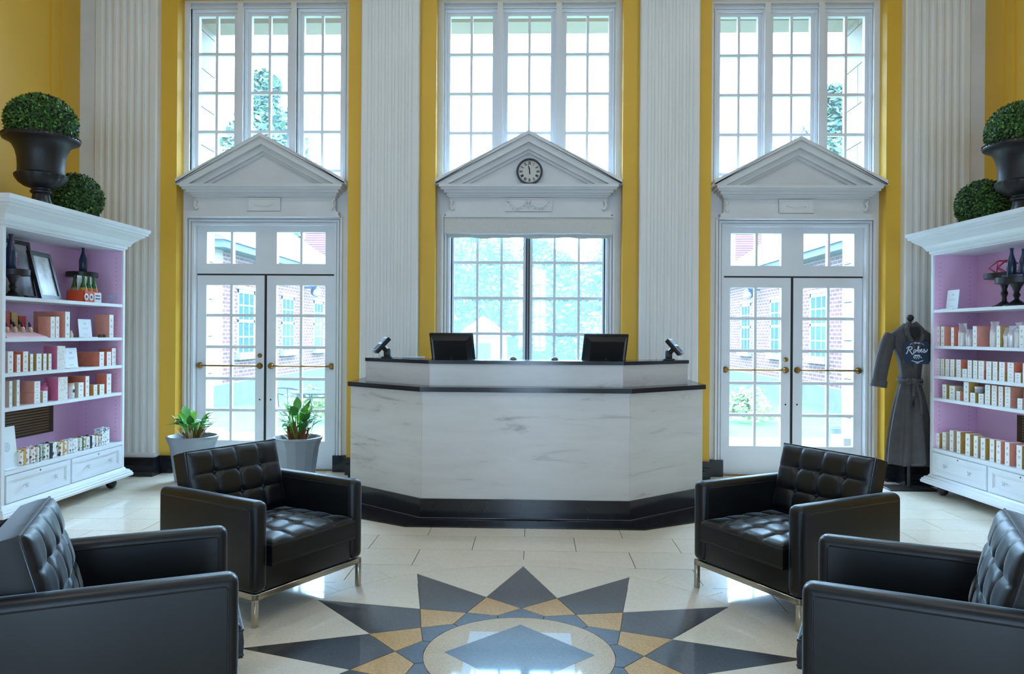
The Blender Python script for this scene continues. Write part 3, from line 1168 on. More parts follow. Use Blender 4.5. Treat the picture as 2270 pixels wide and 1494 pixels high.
def card_terminal(x, y, s, label):
    root = empty('card_terminal', (x, y, 1.196), label, 'card reader', 'card readers on the counter')
    q = MB()
    q.rbox(x - 0.045, x + 0.045, y - 0.04, y + 0.05, 1.196, 1.208, 0.004, 1)
    q.build('stand_foot', M_plastic, root)
    q = MB()
    q.rbox(x - 0.028, x + 0.028, y - 0.02, y + 0.03, 1.205, 1.275, 0.01, 2)
    q.tube([(x, y, 1.25), (x + s * 0.03, y - 0.01, 1.285)], 0.022, 8)
    q.build('stand_neck', M_plastic, root)
    # face normal points up and outwards (s), slab long axis climbs towards the desk middle
    Mx = (Matrix.Translation((x + s * 0.045, y - 0.02, 1.305)) @ Matrix.Rotation(-s * math.radians(32), 4, 'Z')
          @ Matrix.Rotation(s * math.radians(46), 4, 'Y'))
    L = 0.082
    q = MB()
    q.rbox(-L, L, -0.042, 0.042, -0.022, 0.014, 0.008, 2, M=Mx)
    q.build('terminal_body', M_plastic, root)
    q = MB()
    q.rbox(-L + 0.005, L - 0.005, -0.038, 0.038, 0.013, 0.018, 0.003, 1, M=Mx)
    fp = q.build('face_plate', mat('silver_face_plate', (176, 186, 198), 0.3, metal=0.3), root)
    q = MB()
    e = 1 if s > 0 else -1
    a, b = sorted((e * -0.062, e * -0.012))
    q.box(a, b, -0.028, 0.028, 0.018, 0.0195, M=Mx)
    q.build('display', mat('terminal_display', (120, 170, 215), 0.15), fp)
    q = MB()
    a0 = e * 0.008
    for i in range(4):
        for j in range(3):
            p0, p1 = sorted((a0 + e * 0.0165 * i, a0 + e * (0.0165 * i + 0.012)))
            q.box(p0, p1, -0.027 + 0.019 * j, -0.012 + 0.019 * j, 0.018, 0.021, M=Mx)
    q.build('keypad', mat('terminal_keys', (34, 36, 42), 0.5), fp)


card_terminal(-1.165, 6.22, -1, 'black card reader on a stand at the left end of the counter')
card_terminal(1.165, 6.22, 1, 'silver-faced card reader on a stand at the right end of the counter')
for x, t in ((-0.108, 'left'), (0.222, 'right')):
    root = empty('desk_bell', (x, 5.98, 1.196), 'small grey dome on the black counter, the %s of two' % t, 'bell', 'small domes on the counter')
    MB().lathe([(0.028, 0.0), (0.028, 0.006), (0.024, 0.016), (0.014, 0.024), (0.001, 0.027)], 16, (x, 5.98, 1.196)).build('dome', mat('grey_metal_dome', (128, 126, 128), 0.35, metal=0.6), root)
    MB().lathe([(0.034, 0.0), (0.034, 0.004), (0.03, 0.005)], 16, (x, 5.98, 1.196)).build('base_ring', M_plastic, root)
# thin papers at the left of the counter
tag(MB().box(-1.02, -0.86, 6.1, 6.3, 1.197, 1.206, M=None).build('paper_stack', mat('grey_paper', (150, 154, 160), 0.7), None, (-0.94, 6.2, 1.197)), 'flat grey paper pad lying beside the left card reader', 'paper')


# ------------------------------------------------------------------ armchairs
def cushion(W, Hh, T, cols, rows, M, crown=0.018, nx=64, ny=48):
    """tufted slab: local x width, y height, z out"""
    def hgt(x, y):
        ex = min(x + W / 2, W / 2 - x) / 0.05
        ey = min(y + Hh / 2, Hh / 2 - y) / 0.05
        e = min(1, max(0, min(ex, ey)))
        edge = math.sqrt(max(0, 1 - (1 - e) ** 2))
        z = T - 0.03 + 0.03 * edge + crown * (1 - (2 * x / W) ** 2) * (1 - (2 * y / Hh) ** 2)
        fx = (x + W / 2) / W * cols
        fy = (y + Hh / 2) / Hh * rows
        dx = abs(fx - round(fx)) * W / cols if 0 < round(fx) < cols else 9
        dy = abs(fy - round(fy)) * Hh / rows if 0 < round(fy) < rows else 9
        z -= 0.007 * math.exp(-(dx / 0.009) ** 2) * edge + 0.003 * math.exp(-(dx / 0.03) ** 2) * edge
        z -= 0.005 * math.exp(-(dy / 0.009) ** 2) * edge + 0.003 * math.exp(-(dy / 0.03) ** 2) * edge
        if dx < 1 and dy < 1:
            z -= 0.014 * math.exp(-((dx * dx + dy * dy) / 0.022 ** 2))
        z += 0.0022 * math.sin(31 * x + 17 * y) * math.sin(23 * y - 11 * x)
        return z
    vs, fs = [], []
    xs = [-W / 2 + W * i / nx for i in range(nx + 1)]
    ys = [-Hh / 2 + Hh * j / ny for j in range(ny + 1)]
    for y in ys:
        for x in xs:
            vs.append((x, y, hgt(x, y)))
    for j in range(ny):
        for i in range(nx):
            a = j * (nx + 1) + i
            fs.append((a, a + 1, a + nx + 2, a + nx + 1))
    rim = [i for i in range(nx + 1)] + [(nx + 1) * j + nx for j in range(1, ny + 1)] + [(nx + 1) * ny + i for i in range(nx - 1, -1, -1)] + [(nx + 1) * j for j in range(ny - 1, 0, -1)]
    o1 = len(vs)
    for r in rim:
        x, y, z = vs[r]
        k = 1 + 0.012 * 1
        vs.append((x * k, y * k, T * 0.45))
    o2 = len(vs)
    for r in rim:
        vs.append((vs[r][0], vs[r][1], 0))
    n_ = len(rim)
    for i in range(n_):
        j = (i + 1) % n_
        fs.append((rim[j], rim[i], o1 + i, o1 + j))
        fs.append((o1 + j, o1 + i, o2 + i, o2 + j))
    fs.append([o2 + i for i in range(n_)])
    mb = MB().add(vs, fs, 0, True, M)
    bt = [(-W / 2 + W * i / cols, -Hh / 2 + Hh * j / rows) for i in range(1, cols) for j in range(1, rows)]
    buttons = [(x, y, hgt(x, y) + 0.004) for x, y in bt]
    pip = [(x, y, T - 0.028) for x, y in ((-W / 2, -Hh / 2), (W / 2, -Hh / 2), (W / 2, Hh / 2), (-W / 2, Hh / 2))]
    return mb, buttons, pip


def make_chair():
    root = empty('armchair', (0, 0, 0), 'x', 'armchair', 'black leather armchairs')
    W2, D2 = 0.375, 0.375
    ch = MB()
    for (a, b, c, d) in ((-W2 + 0.01, W2 - 0.01, -D2 + 0.005, -D2 + 0.03), (-W2 + 0.01, W2 - 0.01, D2 - 0.03, D2 - 0.005),
                         (-W2 + 0.01, -W2 + 0.035, -D2 + 0.005, D2 - 0.005), (W2 - 0.035, W2 - 0.01, -D2 + 0.005, D2 - 0.005)):
        ch.rbox(a, b, c, d, 0.128, 0.158, 0.003, 1)
    ch.build('steel_frame', M_chrome, root)
    for sx in (-1, 1):
        for sy in (-1, 1):
            x, y = sx * (W2 - 0.023), sy * (D2 - 0.018)
            MB().rbox(x - 0.013, x + 0.013, y - 0.013, y + 0.013, 0.0, 0.13, 0.003, 1).build('leg', M_chrome, root)
    MB().rbox(-0.29, 0.29, -0.362, 0.36, 0.158, 0.285, 0.012, 2).build('seat_base', M_leather, root)
    for s in (-1, 1):
        a, b = sorted((s * 0.285, s * W2))
        arm = MB().rbox(a, b, -D2, D2, 0.158, 0.594, 0.034, 4).build('arm', M_leather, root)
        p = MB()
        for x in (a + 0.001, b - 0.001):
            p.tube([(x, -D2 + 0.034, 0.19), (x, -D2 + 0.034, 0.55), (x, -D2 + 0.044, 0.56), (x, D2 - 0.034, 0.56)], 0.0035, 6)
        p.build('welt', M_leather, arm)
    MB().rbox(-0.29, 0.29, 0.275, D2, 0.158, 0.575, 0.02, 3).build('back_panel', M_leather, root)
    # seat cushion
    Ms = Matrix.Translation((0, -0.122, 0.278)) @ Matrix.Identity(4)
    mb, bt, pip = cushion(0.568, 0.545, 0.125, 4, 4, Ms)
    sc_ = mb.build('seat_cushion', M_leather, root)
    bm_ = MB()
    for b in bt:
        MB().ball((0, 0, 0), 0.0105, 8, sz=0.55).build('button', M_leather, sc_).location = Ms @ Vector(b)
    p = MB()
    p.tube([Ms @ Vector(v) for v in pip], 0.005, 6, closed=True)
    p.tube([Ms @ Vector((v[0], v[1], 0.012)) for v in pip], 0.005, 6, closed=True)
    p.build('piping', M_leather, sc_)
    # leaning back cushion: local z faces the front (-y)
    Mb = (Matrix.Translation((0, 0.305, 0.558)) @ Matrix.Rotation(math.radians(-15), 4, 'X') @ Matrix.Rotation(PI / 2, 4, 'X'))
    mb, bt, pip = cushion(0.60, 0.385, 0.125, 4, 3, Mb)
    bc = mb.build('back_cushion', M_leather, root)
    for b in bt:
        MB().ball((0, 0, 0), 0.0105, 8).build('button', M_leather, bc).location = Mb @ Vector(b)
    p = MB()
    p.tube([Mb @ Vector(v) for v in pip], 0.005, 6, closed=True)
    p.build('piping', M_leather, bc)
    return root


proto = make_chair()
CH = [(-1.395, 4.01, (0.868, -0.495), 'black tufted leather armchair in front of the two planters, facing the floor star'),
      (1.455, 4.075, (-0.868, -0.495), 'black tufted leather armchair in front of the right double doors, beside the robe'),
      (-1.418, 2.646, (0.902, 0.431), 'black leather armchair cut by the left edge, nearest the left bookcase drawers'),
      (1.429, 2.654, (-0.908, 0.42), 'black leather armchair cut by the right edge, nearest the viewer')]
for i, (x, y, u, lab) in enumerate(CH):
    o = proto if i == 0 else copy_tree(proto)
    o.location = (x, y, 0)
    o.rotation_euler = (0, 0, math.atan2(u[0], -u[1]))
    o['label'] = lab

# ------------------------------------------------------------------ bookcases
CW, CD = 1.57, 0.42
M_org = mat('orange_carton_side', (226, 128, 100), 0.5, var=0.1, scale=25)
M_peach = mat('peach_carton_side', (230, 160, 140), 0.5, var=0.06, scale=25)
M_gold = mat('gold_carton_side', (196, 158, 84), 0.45, var=0.12, scale=25)
M_tan = mat('tan_carton_side', (206, 186, 156), 0.5, var=0.06)
M_pink = mat('pink_carton_side', (218, 120, 160), 0.5, var=0.08)
M_cart = cartonmat('white_carton_front', (232, 234, 232), (150, 150, 158))
M_card = cartonmat('white_sign_card', (226, 234, 240), (190, 200, 212))
M_lid = mat('carton_top', (236, 214, 214), 0.5)
M_red = mat('red_carton', (196, 66, 44), 0.5, var=0.1, scale=20)
M_cell = glassmat('cellophane', 0.45, (0.97, 0.96, 0.97), (1.0, 0.95, 0.95))
M_blub = mat('navy_glass_bottle', (30, 48, 78), 0.18, var=0.1)
M_stand = mat('black_wood_stand', (24, 25, 26), 0.35)
M_vent = mat('brown_vent_slat', (120, 92, 50), 0.55, var=0.1)
M_ventd = mat('brown_vent_frame', (72, 48, 28), 0.7, var=0.15)


class Case:
    """local frame: u along the front from the far end towards the viewer, v into the case, z up"""
    def __init__(s, org, eu, ev):
        s.o, s.eu, s.ev = Vector(org), Vector(eu), Vector(ev)
        s.M = Matrix(((s.eu.x, s.ev.x, 0, s.o.x), (s.eu.y, s.ev.y, 0, s.o.y), (0, 0, 1, 0), (0, 0, 0, 1)))
        # rotation of things whose own front is -y: their -y axis looks out of the case
        s.rot = math.atan2(s.ev.y, s.ev.x) - PI / 2

    def p(s, u, v, z=0.0):
        return s.M @ Vector((u, v, z))


CL = Case((-3.651, 6.70, 0), (0, -1, 0), (-1, 0, 0))
th = math.radians(3.3)
CR = Case((3.615, 6.85, 0), (math.sin(th), -math.cos(th), 0), (math.cos(th), math.sin(th), 0))
ZL = {1: 1.646, 2: 1.348, 3: 1.10, 4: 0.855, 5: 0.412}
ZR = {1: 1.643, 2: 1.325, 3: 1.06, 4: 0.862, 5: 0.415}


def ring_loft(prof, W, D, M):
    """moulding that runs round the two ends and the front: prof = (overhang, z)"""
    vs, fs = [], []
    for (o, z) in prof:
        vs += [(-o, D, z), (-o, -o, z), (W + o, -o, z), (W + o, D, z)]
    n = len(prof)
    for j in range(n - 1):
        for i in range(3):
            a, b = j * 4 + i, j * 4 + i + 1
            fs.append((a, b, b + 4, a + 4))
        fs.append((j * 4 + 3, j * 4, j * 4 + 4, j * 4 + 7))
    fs.append((3, 2, 1, 0))
    fs.append((4 * n - 4, 4 * n - 3, 4 * n - 2, 4 * n - 1))
    return MB().add(vs, fs, 0, False, M)


def bookcase(case, Z, label, side):
    root = empty('bookcase', case.p(CW / 2, CD / 2), label, 'bookcase', 'white display bookcases')
    M = case.M
    B = lambda: MB()
    for u0, u1, iu0, iu1 in ((0, 0.032, 0.032, 0.037), (CW - 0.032, CW, CW - 0.037, CW - 0.032)):
        sp = B().box(u0, u1, 0, CD, 0.15, 2.16, M=M).build('side_panel', M_case, root)
        B().box(iu0, iu1, 0.012, CD - 0.02, 0.42, 2.15, M=M).build('lining', M_lil, sp)
        h = MB()
        for v in (0.06, 0.33):
            for k in range(40):
                z = 0.5 + k * 0.04
                uu = iu1 if u0 == 0 else iu0
                h.box(uu - 0.0006, uu + 0.0006, v - 0.003, v + 0.003, z - 0.003, z + 0.003, M=M)
        h.build('peg_holes', mat('peg_hole', (120, 96, 128), 0.8), sp)
    bp = B().box(0.03, CW - 0.03, CD - 0.02, CD, 0.2, 2.16, M=M).build('back_panel', M_lil, root)
    B().box(0.03, CW - 0.03, 0.004, CD - 0.02, 2.13, 2.15, M=M).build('top_panel', M_case, root)
    for k in range(1, 5):
        z = Z[k]
        b = MB()
        b.box(0.033, CW - 0.033, 0.004, CD - 0.02, z - 0.026, z, M=M)
        b.build('shelf', M_case, root)
    z5 = Z[5]
    B().box(0.032, CW - 0.032, -0.002, CD - 0.02, z5 - 0.03, z5, M=M).build('display_ledge', M_case, root)
    B().box(0.032, CW - 0.032, 0.01, CD - 0.02, 0.16, z5 - 0.03, M=M).build('drawer_carcass', M_case, root)
    # drawers with a raised frame, recessed field, two star knobs and a lock
    for u0, u1 in ((0.045, 0.772), (0.798, CW - 0.045)):
        za, zb = 0.182, z5 - 0.038
        d = MB()
        for (a, b_, c, e) in ((u0, u1, za, za + 0.036), (u0, u1, zb - 0.036, zb), (u0, u0 + 0.05, za + 0.036, zb - 0.036), (u1 - 0.05, u1, za + 0.036, zb - 0.036)):
            d.box(a, b_, -0.006, 0.012, c, e, M=M)
        d.box(u0 + 0.05, u1 - 0.05, 0.003, 0.012, za + 0.036, zb - 0.036, M=M)
        t = 0.012
        a, b_, c, e = u0 + 0.05, u1 - 0.05, za + 0.036, zb - 0.036
        d.box(a, b_, -0.002, 0.012, c, c + t, M=M)
        d.box(a, b_, -0.002, 0.012, e - t, e, M=M)
        d.box(a, a + t, -0.002, 0.012, c + t, e - t, M=M)
        d.box(b_ - t, b_, -0.002, 0.012, c + t, e - t, M=M)
        dr = d.build('drawer', M_case, root)
        for f_ in (0.27, 0.73):
            uu, zz = u0 + (u1 - u0) * f_, (za + zb) / 2
            k = MB()
            k.tube([M @ Vector((uu, 0.006, zz)), M @ Vector((uu, -0.02, zz))], 0.006, 8)
            for an in (45, 135):
                ca, sa = 0.02 * math.cos(math.radians(an)), 0.02 * math.sin(math.radians(an))
                k.tube([M @ Vector((uu - ca, -0.02, zz - sa)), M @ Vector((uu + ca, -0.02, zz + sa))], 0.0045, 6)
            k.build('knob', mat('white_knob', (206, 212, 220), 0.3), dr)
        k = MB()
        um = u0 + (u1 - u0) * 0.5
        k.tube([M @ Vector((um, 0.004, zb - 0.016)), M @ Vector((um, -0.008, zb - 0.016))], 0.007, 10)
        k.build('lock', mat('lock_metal', (110, 114, 120), 0.3, metal=0.8), dr)
    for (nm, prof) in (('cornice', [(0.0, 2.14), (0.012, 2.145), (0.014, 2.168), (0.03, 2.172), (0.036, 2.19), (0.055, 2.215), (0.085, 2.24), (0.115, 2.262), (0.12, 2.275), (0.14, 2.28), (0.142, 2.30), (0.152, 2.304), (0.155, 2.335)]),
                       ('base_moulding', [(0.055, 0.095), (0.058, 0.115), (0.05, 0.120), (0.05, 0.132), (0.038, 0.138), (0.034, 0.150), (0.012, 0.158), (0.006, 0.172), (0.0, 0.176)])):
        ring_loft(prof, CW, CD, M).build(nm, M_case, root)
    for u in (0.10, CW - 0.10):
        for v in (0.06, CD - 0.08):
            c = M @ Vector((u, v, 0.045))
            MB().ball((c.x, c.y, 0.046), 0.046, 14).lathe([(0.03, 0.088), (0.03, 0.097)], 12, (c.x, c.y, 0)).build('caster', M_plastic, root)
    # brown air grille let into the back
    g0, g1 = (0.40, 1.15) if side == 'left' else (0.56, 1.30)
    za, zb = 0.545, 0.765
    b = MB()
    b.box(g0, g1, CD - 0.026, CD - 0.018, za, zb, M=M)
    gr = b.build('vent_grille', M_ventd, root)
    b = MB()
    for k in range(9):
        z = za + 0.02 + k * 0.0225
        s_ = MB()
        s_.box(g0 + 0.07, g1 - 0.02, CD - 0.034, CD - 0.026, z, z + 0.011, M=M)
        s_.build('slat', M_vent, gr)
    return root


bookcase(CL, ZL, 'tall white display bookcase with lilac lining holding framed pictures, on the left', 'left')
bookcase(CR, ZR, 'tall white display bookcase with lilac lining behind the robe, on the right', 'right')


box_me = {}


def carton(case, u, w, h, z, d, side, name, label, group, v0=0.035, front=M_cart, cat='carton'):
    key = (round(w, 3), round(h, 3), round(d, 3), side.name, front.name)
    if key not in box_me:
        box_me[key] = MB().box(-w / 2, w / 2, 0, d, 0, h, [side, M_lid, front, side, front, side] and [1, 2, 0, 1, 0, 1]).mesh(name, [front, side, M_lid])
    o = bpy.data.objects.new(name, box_me[key])
    COL.objects.link(o)
    o.location = case.p(u, v0, z + 0.0005)
    o.rotation_euler = (0, 0, case.rot)
    tag(o, label, cat, group)
    return o


# --- left bookcase cartons: (u, width, height, depth, side)
WHERE_L = {2: 'second left-bookcase shelf', 3: 'third left-bookcase shelf', 4: 'fourth left-bookcase shelf'}
WHERE_R = {2: 'second right-bookcase shelf', 3: 'third right-bookcase shelf', 4: 'fourth right-bookcase shelf', 5: 'right-bookcase drawer top'}
LROWS = {
    2: [(0.966, .052, .164, .10, M_peach), (0.909, .044, .166, .10, M_peach), (0.781, .058, .209, .26, M_peach), (0.155, .064, .20, .13, M_peach)],
    3: [(1.435, .055, .153, .08, M_tan), (1.35, .038, .128, .10, M_org), (1.276, .054, .149, .11, M_org), (1.209, .032, .128, .06, M_gold),
        (1.125, .057, .129, .08, M_gold), (1.057, .037, .127, .05, M_gold), (0.996, .034, .125, .06, M_gold),
        (0.30, .068, .123, .20, M_org), (0.19, .066, .121, .06, M_org), (0.112, .064, .151, .12, M_org)],
    4: [(1.43, .03, .185, .09, M_tan), (1.353, .03, .19, .09, M_tan), (1.051, .053, .085, .05, M_tan),
        (0.595, .070, .121, .06, M_tan), (0.508, .051, .169, .2, M_org), (0.391, .053, .089, .06, M_gold), (0.294, .07, .086, .06, M_gold), (0.188, .07, .171, .09, M_org)]}
SN = {M_peach.name: 'peach', M_org.name: 'orange', M_gold.name: 'gold', M_tan.name: 'tan', M_pink.name: 'pink', M_red.name: 'red'}
for sh, items in LROWS.items():
    items = sorted(items, key=lambda t: -t[0])
    for i, (u, w, h, d, sd) in enumerate(items):
        carton(CL, u, w, h, ZL[sh], d, sd, 'product_carton', 'white carton with %s sides, %s from left, %s' % (SN[sd.name], ORD[i], WHERE_L[sh]),
               'cartons, ' + WHERE_L[sh])
# stacked pair on the fourth shelf, left
for k, t in ((0, 'lower'), (1, 'upper')):
    carton(CL, 1.143, .067, .082, ZL[4] + k * 0.0835, .16 if k == 0 else .10, M_peach, 'product_carton', '%s of two stacked peach-sided cartons beside the pink jar, left bookcase' % t, 'stacked cartons of the left bookcase')
# tall pink gift boxes with a portrait print
M_print = floralmat('pale_print_front', (226, 222, 216), [(196, 190, 184), (210, 204, 194), (216, 210, 202)], 90)
for sh, u, w, h in ((3, 0.858, .102, .183), (4, 0.835, .12, .18)):
    carton(CL, u, w, h, ZL[sh], .11, M_pink, 'gift_box', 'tall pink-sided box with printed front on the %s' % WHERE_L[sh], 'pink gift boxes', front=M_print, cat='box')
# sets of bigger orange boxes at the back of the second shelf
for i, (u, w, h, d, sd) in enumerate([(1.47, .10, .2, .10, M_org), (1.36, .10, .2, .10, M_red), (1.255, .085, .2, .10, M_red), (1.16, .07, .19, .09, M_gold), (1.075, .08, .165, .12, M_red)]):
    carton(CL, u, w, h, ZL[2], d, sd, 'gift_box', '%s box standing behind the dropper tray, %s from the left' % (SN[sd.name], ORD[i]), 'boxes behind the dropper tray', v0=0.20, front=sd, cat='box')
# clear sign holders
def sign(case, u, w, h, z, label, v0=0.05, front=M_card):
    root = empty('sign_holder', case.p(u, v0, z), label, 'sign')
    b = MB().box(-w / 2, w / 2, 0, 0.004, 0.004, h, M=Matrix.Rotation(math.radians(-6), 4, 'X')).mesh('sign_card', front)
    o = place('sign_card', b, None, (0, 0, 0))
    o.parent = root
    b = MB().box(-w / 2 - 0.003, w / 2 + 0.003, -0.045, 0.01, 0.0005, 0.006).mesh('sign_foot', mat('clear_acrylic', (220, 224, 230), 0.15))
    o = place('sign_foot', b, None, (0, 0, 0))
    o.parent = root
    root.rotation_euler = (0, 0, case.rot)
    return root


sign(CL, 0.506, .178, .155, ZL[2], 'small white printed sign on the second shelf of the left bookcase')
sign(CL, 0.694, .167, .165, ZL[3], 'white printed sign on the third shelf of the left bookcase')
# big card with a round seal at the drawer top
q = NT('seal_card')
q.b.inputs['Roughness'].default_value = 0.5
tc = q.n('ShaderNodeTexCoord')
vm = q.n('ShaderNodeVectorMath', operation='DISTANCE')
mp = q.n('ShaderNodeMapping')
mp.inputs['Scale'].default_value = (1, 0, 1.0)
q.l(tc.outputs['Object'], mp.inputs['Vector'])
vm.inputs[1].default_value = (-0.012, 0, 0.155)
q.l(mp.outputs[0], vm.inputs[0])
wv = q.n('ShaderNodeMath', operation='PINGPONG')
wv.inputs[1].default_value = 0.006
q.l(vm.outputs['Value'], wv.inputs[0])
g1 = q.n('ShaderNodeMath', operation='GREATER_THAN')
g1.inputs[1].default_value = 0.0035
q.l(wv.outputs[0], g1.inputs[0])
g2 = q.n('ShaderNodeMath', operation='LESS_THAN')
g2.inputs[1].default_value = 0.036
q.l(vm.outputs['Value'], g2.inputs[0])
g3 = q.n('ShaderNodeMath', operation='MULTIPLY')
q.l(g1.outputs[0], g3.inputs[0])
q.l(g2.outputs[0], g3.inputs[1])
mi = q.n('ShaderNodeMix', data_type='RGBA')
mi.inputs['A'].default_value = lin((222, 232, 234))
mi.inputs['B'].default_value = lin((150, 166, 180))
q.l(g3.outputs[0], mi.inputs['Factor'])
q.l(mi.outputs['Result'], q.b.inputs['Base Color'])
sign(CL, 1.425, .17, .30, ZL[5], 'large white card with round seal on the drawer top, left bookcase', 0.04, q.m)
sign(CR, 0.205, .165, .17, ZR[1], 'small blank white sign on the top shelf of the right bookcase', 0.06)

# dropper tray
tr = empty('dropper_tray', CL.p(1.26, 0.05, ZL[2]), 'slanted pink-topped tray of dropper bottles on the left bookcase', 'tray')
Mt = CL.M
b = MB()
z = ZL[2]
b.add([(1.03, 0.02, z), (1.49, 0.02, z), (1.49, 0.19, z), (1.03, 0.19, z), (1.06, 0.025, z + 0.012), (1.49, 0.025, z + 0.012), (1.49, 0.19, z + 0.075), (1.09, 0.19, z + 0.075)],
      [(3, 2, 1, 0), (4, 5, 6, 7), (0, 1, 5, 4), (1, 2, 6, 5), (2, 3, 7, 6), (3, 0, 4, 7)], 0, False, Mt)
b.build('tray_body', mat('pink_tray_top', (228, 190, 196), 0.6), tr)
for i in range(7):
    uu, vv = (1.12 + 0.085 * i, 0.10) if i < 4 else (1.16 + 0.085 * (i - 4), 0.15)
    dz = 0.012 + (vv - 0.025) * 0.38
    dbt = empty('dropper_bottle', CL.p(uu, vv, z + dz), 'x', 'bottle', 'dropper bottles on the tray')
    dbt['label'] = 'small dropper bottle with black cap, %s of the %s tray row' % (ORD[i if i < 4 else i - 4] + ' from the right', 'front' if i < 4 else 'rear')
    c = Vector((0, 0, 0))
    Md = Matrix.Translation(CL.p(uu, vv, z + dz)) @ Matrix.Rotation(math.radians(20), 4, 'X')
    MB().lathe([(0.011, 0.0), (0.013, 0.004), (0.013, 0.036), (0.007, 0.044), (0.006, 0.05)], 12, M=Md).build('flask', mat('cream_flask', (214, 190, 160), 0.3), dbt)
    MB().lathe([(0.010, 0.048), (0.010, 0.064), (0.007, 0.068), (0.006, 0.08), (0.001, 0.083)], 12, M=Md).build('cap', M_plastic, dbt)
tag(MB().lathe([(0.014, 0), (0.016, 0.005), (0.016, 0.03), (0.008, 0.042), (0.007, 0.058), (0.001, 0.06)], 12, CL.p(0.726, 0.04, ZL[2])).build('small_bottle', mat('beige_bottle', (214, 204, 182), 0.4), None, CL.p(0.726, 0.04, ZL[2])), 'tiny beige bottle beside the tallest carton, second shelf left', 'bottle')
for i, u in enumerate((0.235, 0.285)):
    c = CL.p(u, 0.06, ZL[2])
    tag(MB().lathe([(0.017, 0), (0.019, 0.006), (0.018, 0.022), (0.014, 0.026), (0.001, 0.027)], 14, c).build('balm_tin', mat('dark_balm_tin', (84, 74, 64), 0.35, metal=0.5), None, c), 'small dark tin in front of peach carton, %s of two' % ('right' if i == 0 else 'left'), 'tin', 'dark tins')
# pink jar and white jar of the fourth shelf
c = CL.p(0.985, 0.13, ZL[4])
pj = empty('pink_jar', c, 'translucent pink round jar on the fourth shelf, left bookcase', 'jar')
MB().lathe([(0.055, 0), (0.062, 0.01), (0.062, 0.11), (0.05, 0.125)], 24, c).build('jar_body', mat('pink_jar_glass', (196, 96, 142), 0.2), pj)
MB().lathe([(0.052, 0.125), (0.052, 0.145), (0.001, 0.147)], 24, c).build('jar_lid', mat('plum_lid', (150, 66, 104), 0.3), pj)
c = CL.p(0.695, 0.07, ZL[4])
wj = empty('white_jar', c, 'white jar with round dark emblem on the fourth shelf, left bookcase', 'jar')
MB().lathe([(0.032, 0), (0.036, 0.006), (0.036, 0.095), (0.03, 0.105)], 20, c).build('jar_body', mat('white_jar_glaze', (226, 226, 226), 0.3), wj)
MB().lathe([(0.034, 0.105), (0.034, 0.122), (0.001, 0.124)], 20, c).build('jar_lid', M_tan, wj)
MB().lathe([(0.001, 0.0), (0.014, 0.0), (0.014, 0.002)], 14, M=Matrix.Translation(c + Vector((0.0352, 0, 0.06))) @ Matrix.Rotation(PI / 2, 4, 'Y')).build('emblem', M_blub, wj)

# printed soap boxes along the drawer top
FL = [floralmat('floral_wrap_%d' % i, (228, 228, 224), cs, 55) for i, cs in enumerate([
    [(92, 70, 60), (190, 140, 60), (206, 90, 70)], [(60, 120, 70), (60, 70, 90), (150, 190, 140)],
    [(70, 74, 84), (150, 160, 176), (190, 200, 210)], [(60, 110, 180), (120, 160, 200), (90, 90, 96)]])]
SB = [(1.285, .11, .125, 0, 'brown and yellow floral wrap'), (1.185, .055, .13, 0, 'yellow-edged floral wrap'), (1.115, .062, .12, 2, 'dark-cornered wrap'),
      (0.985, .15, .128, 1, 'green leafy wrap'), (0.827, .09, .118, 0, 'brown floral end'), (0.70, .135, .118, 2, 'white wrap with grey sprigs'),
      (0.573, .07, .115, 0, 'tan and grey wrap'), (0.46, .12, .112, 2, 'white wrap beside blue ribbon'), (0.345, .07, .10, 3, 'blue ribbon wrap'), (0.24, .14, .155, 3, 'white and blue wrap, tallest')]
for i, (u, w, h, k, t) in enumerate(SB):
    o = empty('soap_box', CL.p(u, 0.03, ZL[5]), 'small gift box with %s on the drawer top, left bookcase' % t, 'gift box', 'wrapped boxes on the left drawer top')
    me = MB().rbox(-w / 2, w / 2, 0, 0.075, 0.0005, h * 0.93, 0.006, 1).mesh('box_body', FL[k])
    c = place('box_body', me, None, (0, 0, 0))
    c.parent = o
    me = MB().box(-w * 0.12, w * 0.12, -0.002, 0.077, 0.0004, h * 0.935).ball((0, 0.03, h * 0.95), 0.014, 8, sz=0.7).mesh('ribbon', [M_gold, FL[2], M_grn, M_stand][i % 4])
    c = place('ribbon', me, None, (0, 0, 0))
    c.parent = o
    o.rotation_euler = (0, 0, CL.rot + random.uniform(-0.12, 0.12))


# framed pictures leaning on the top shelf
def frame(u, w, h, v, lean, fw, pmat, label, yaw=0.0):
    root = empty('picture_frame', CL.p(u, v, ZL[1] + 0.001), label, 'picture')
    R_ = Matrix.Rotation(math.radians(-lean), 4, 'X')
    b = MB()
    for (a, c, d, e) in ((-w / 2, w / 2, 0, fw), (-w / 2, w / 2, h - fw, h), (-w / 2, -w / 2 + fw, fw, h - fw), (w / 2 - fw, w / 2, fw, h - fw)):
        b.box(a, c, -0.014, 0.012, d, e, M=R_)
    o = place('frame_moulding', b.mesh('frame_moulding', M_stand), None, (0, 0, 0))
    o.parent = root
    o = place('picture', MB().box(-w / 2 + fw, w / 2 - fw, -0.003, 0.008, fw, h - fw, M=R_).mesh('picture', pmat), None, (0, 0, 0))
    o.parent = root
    root.rotation_euler = (0, 0, CL.rot + yaw)


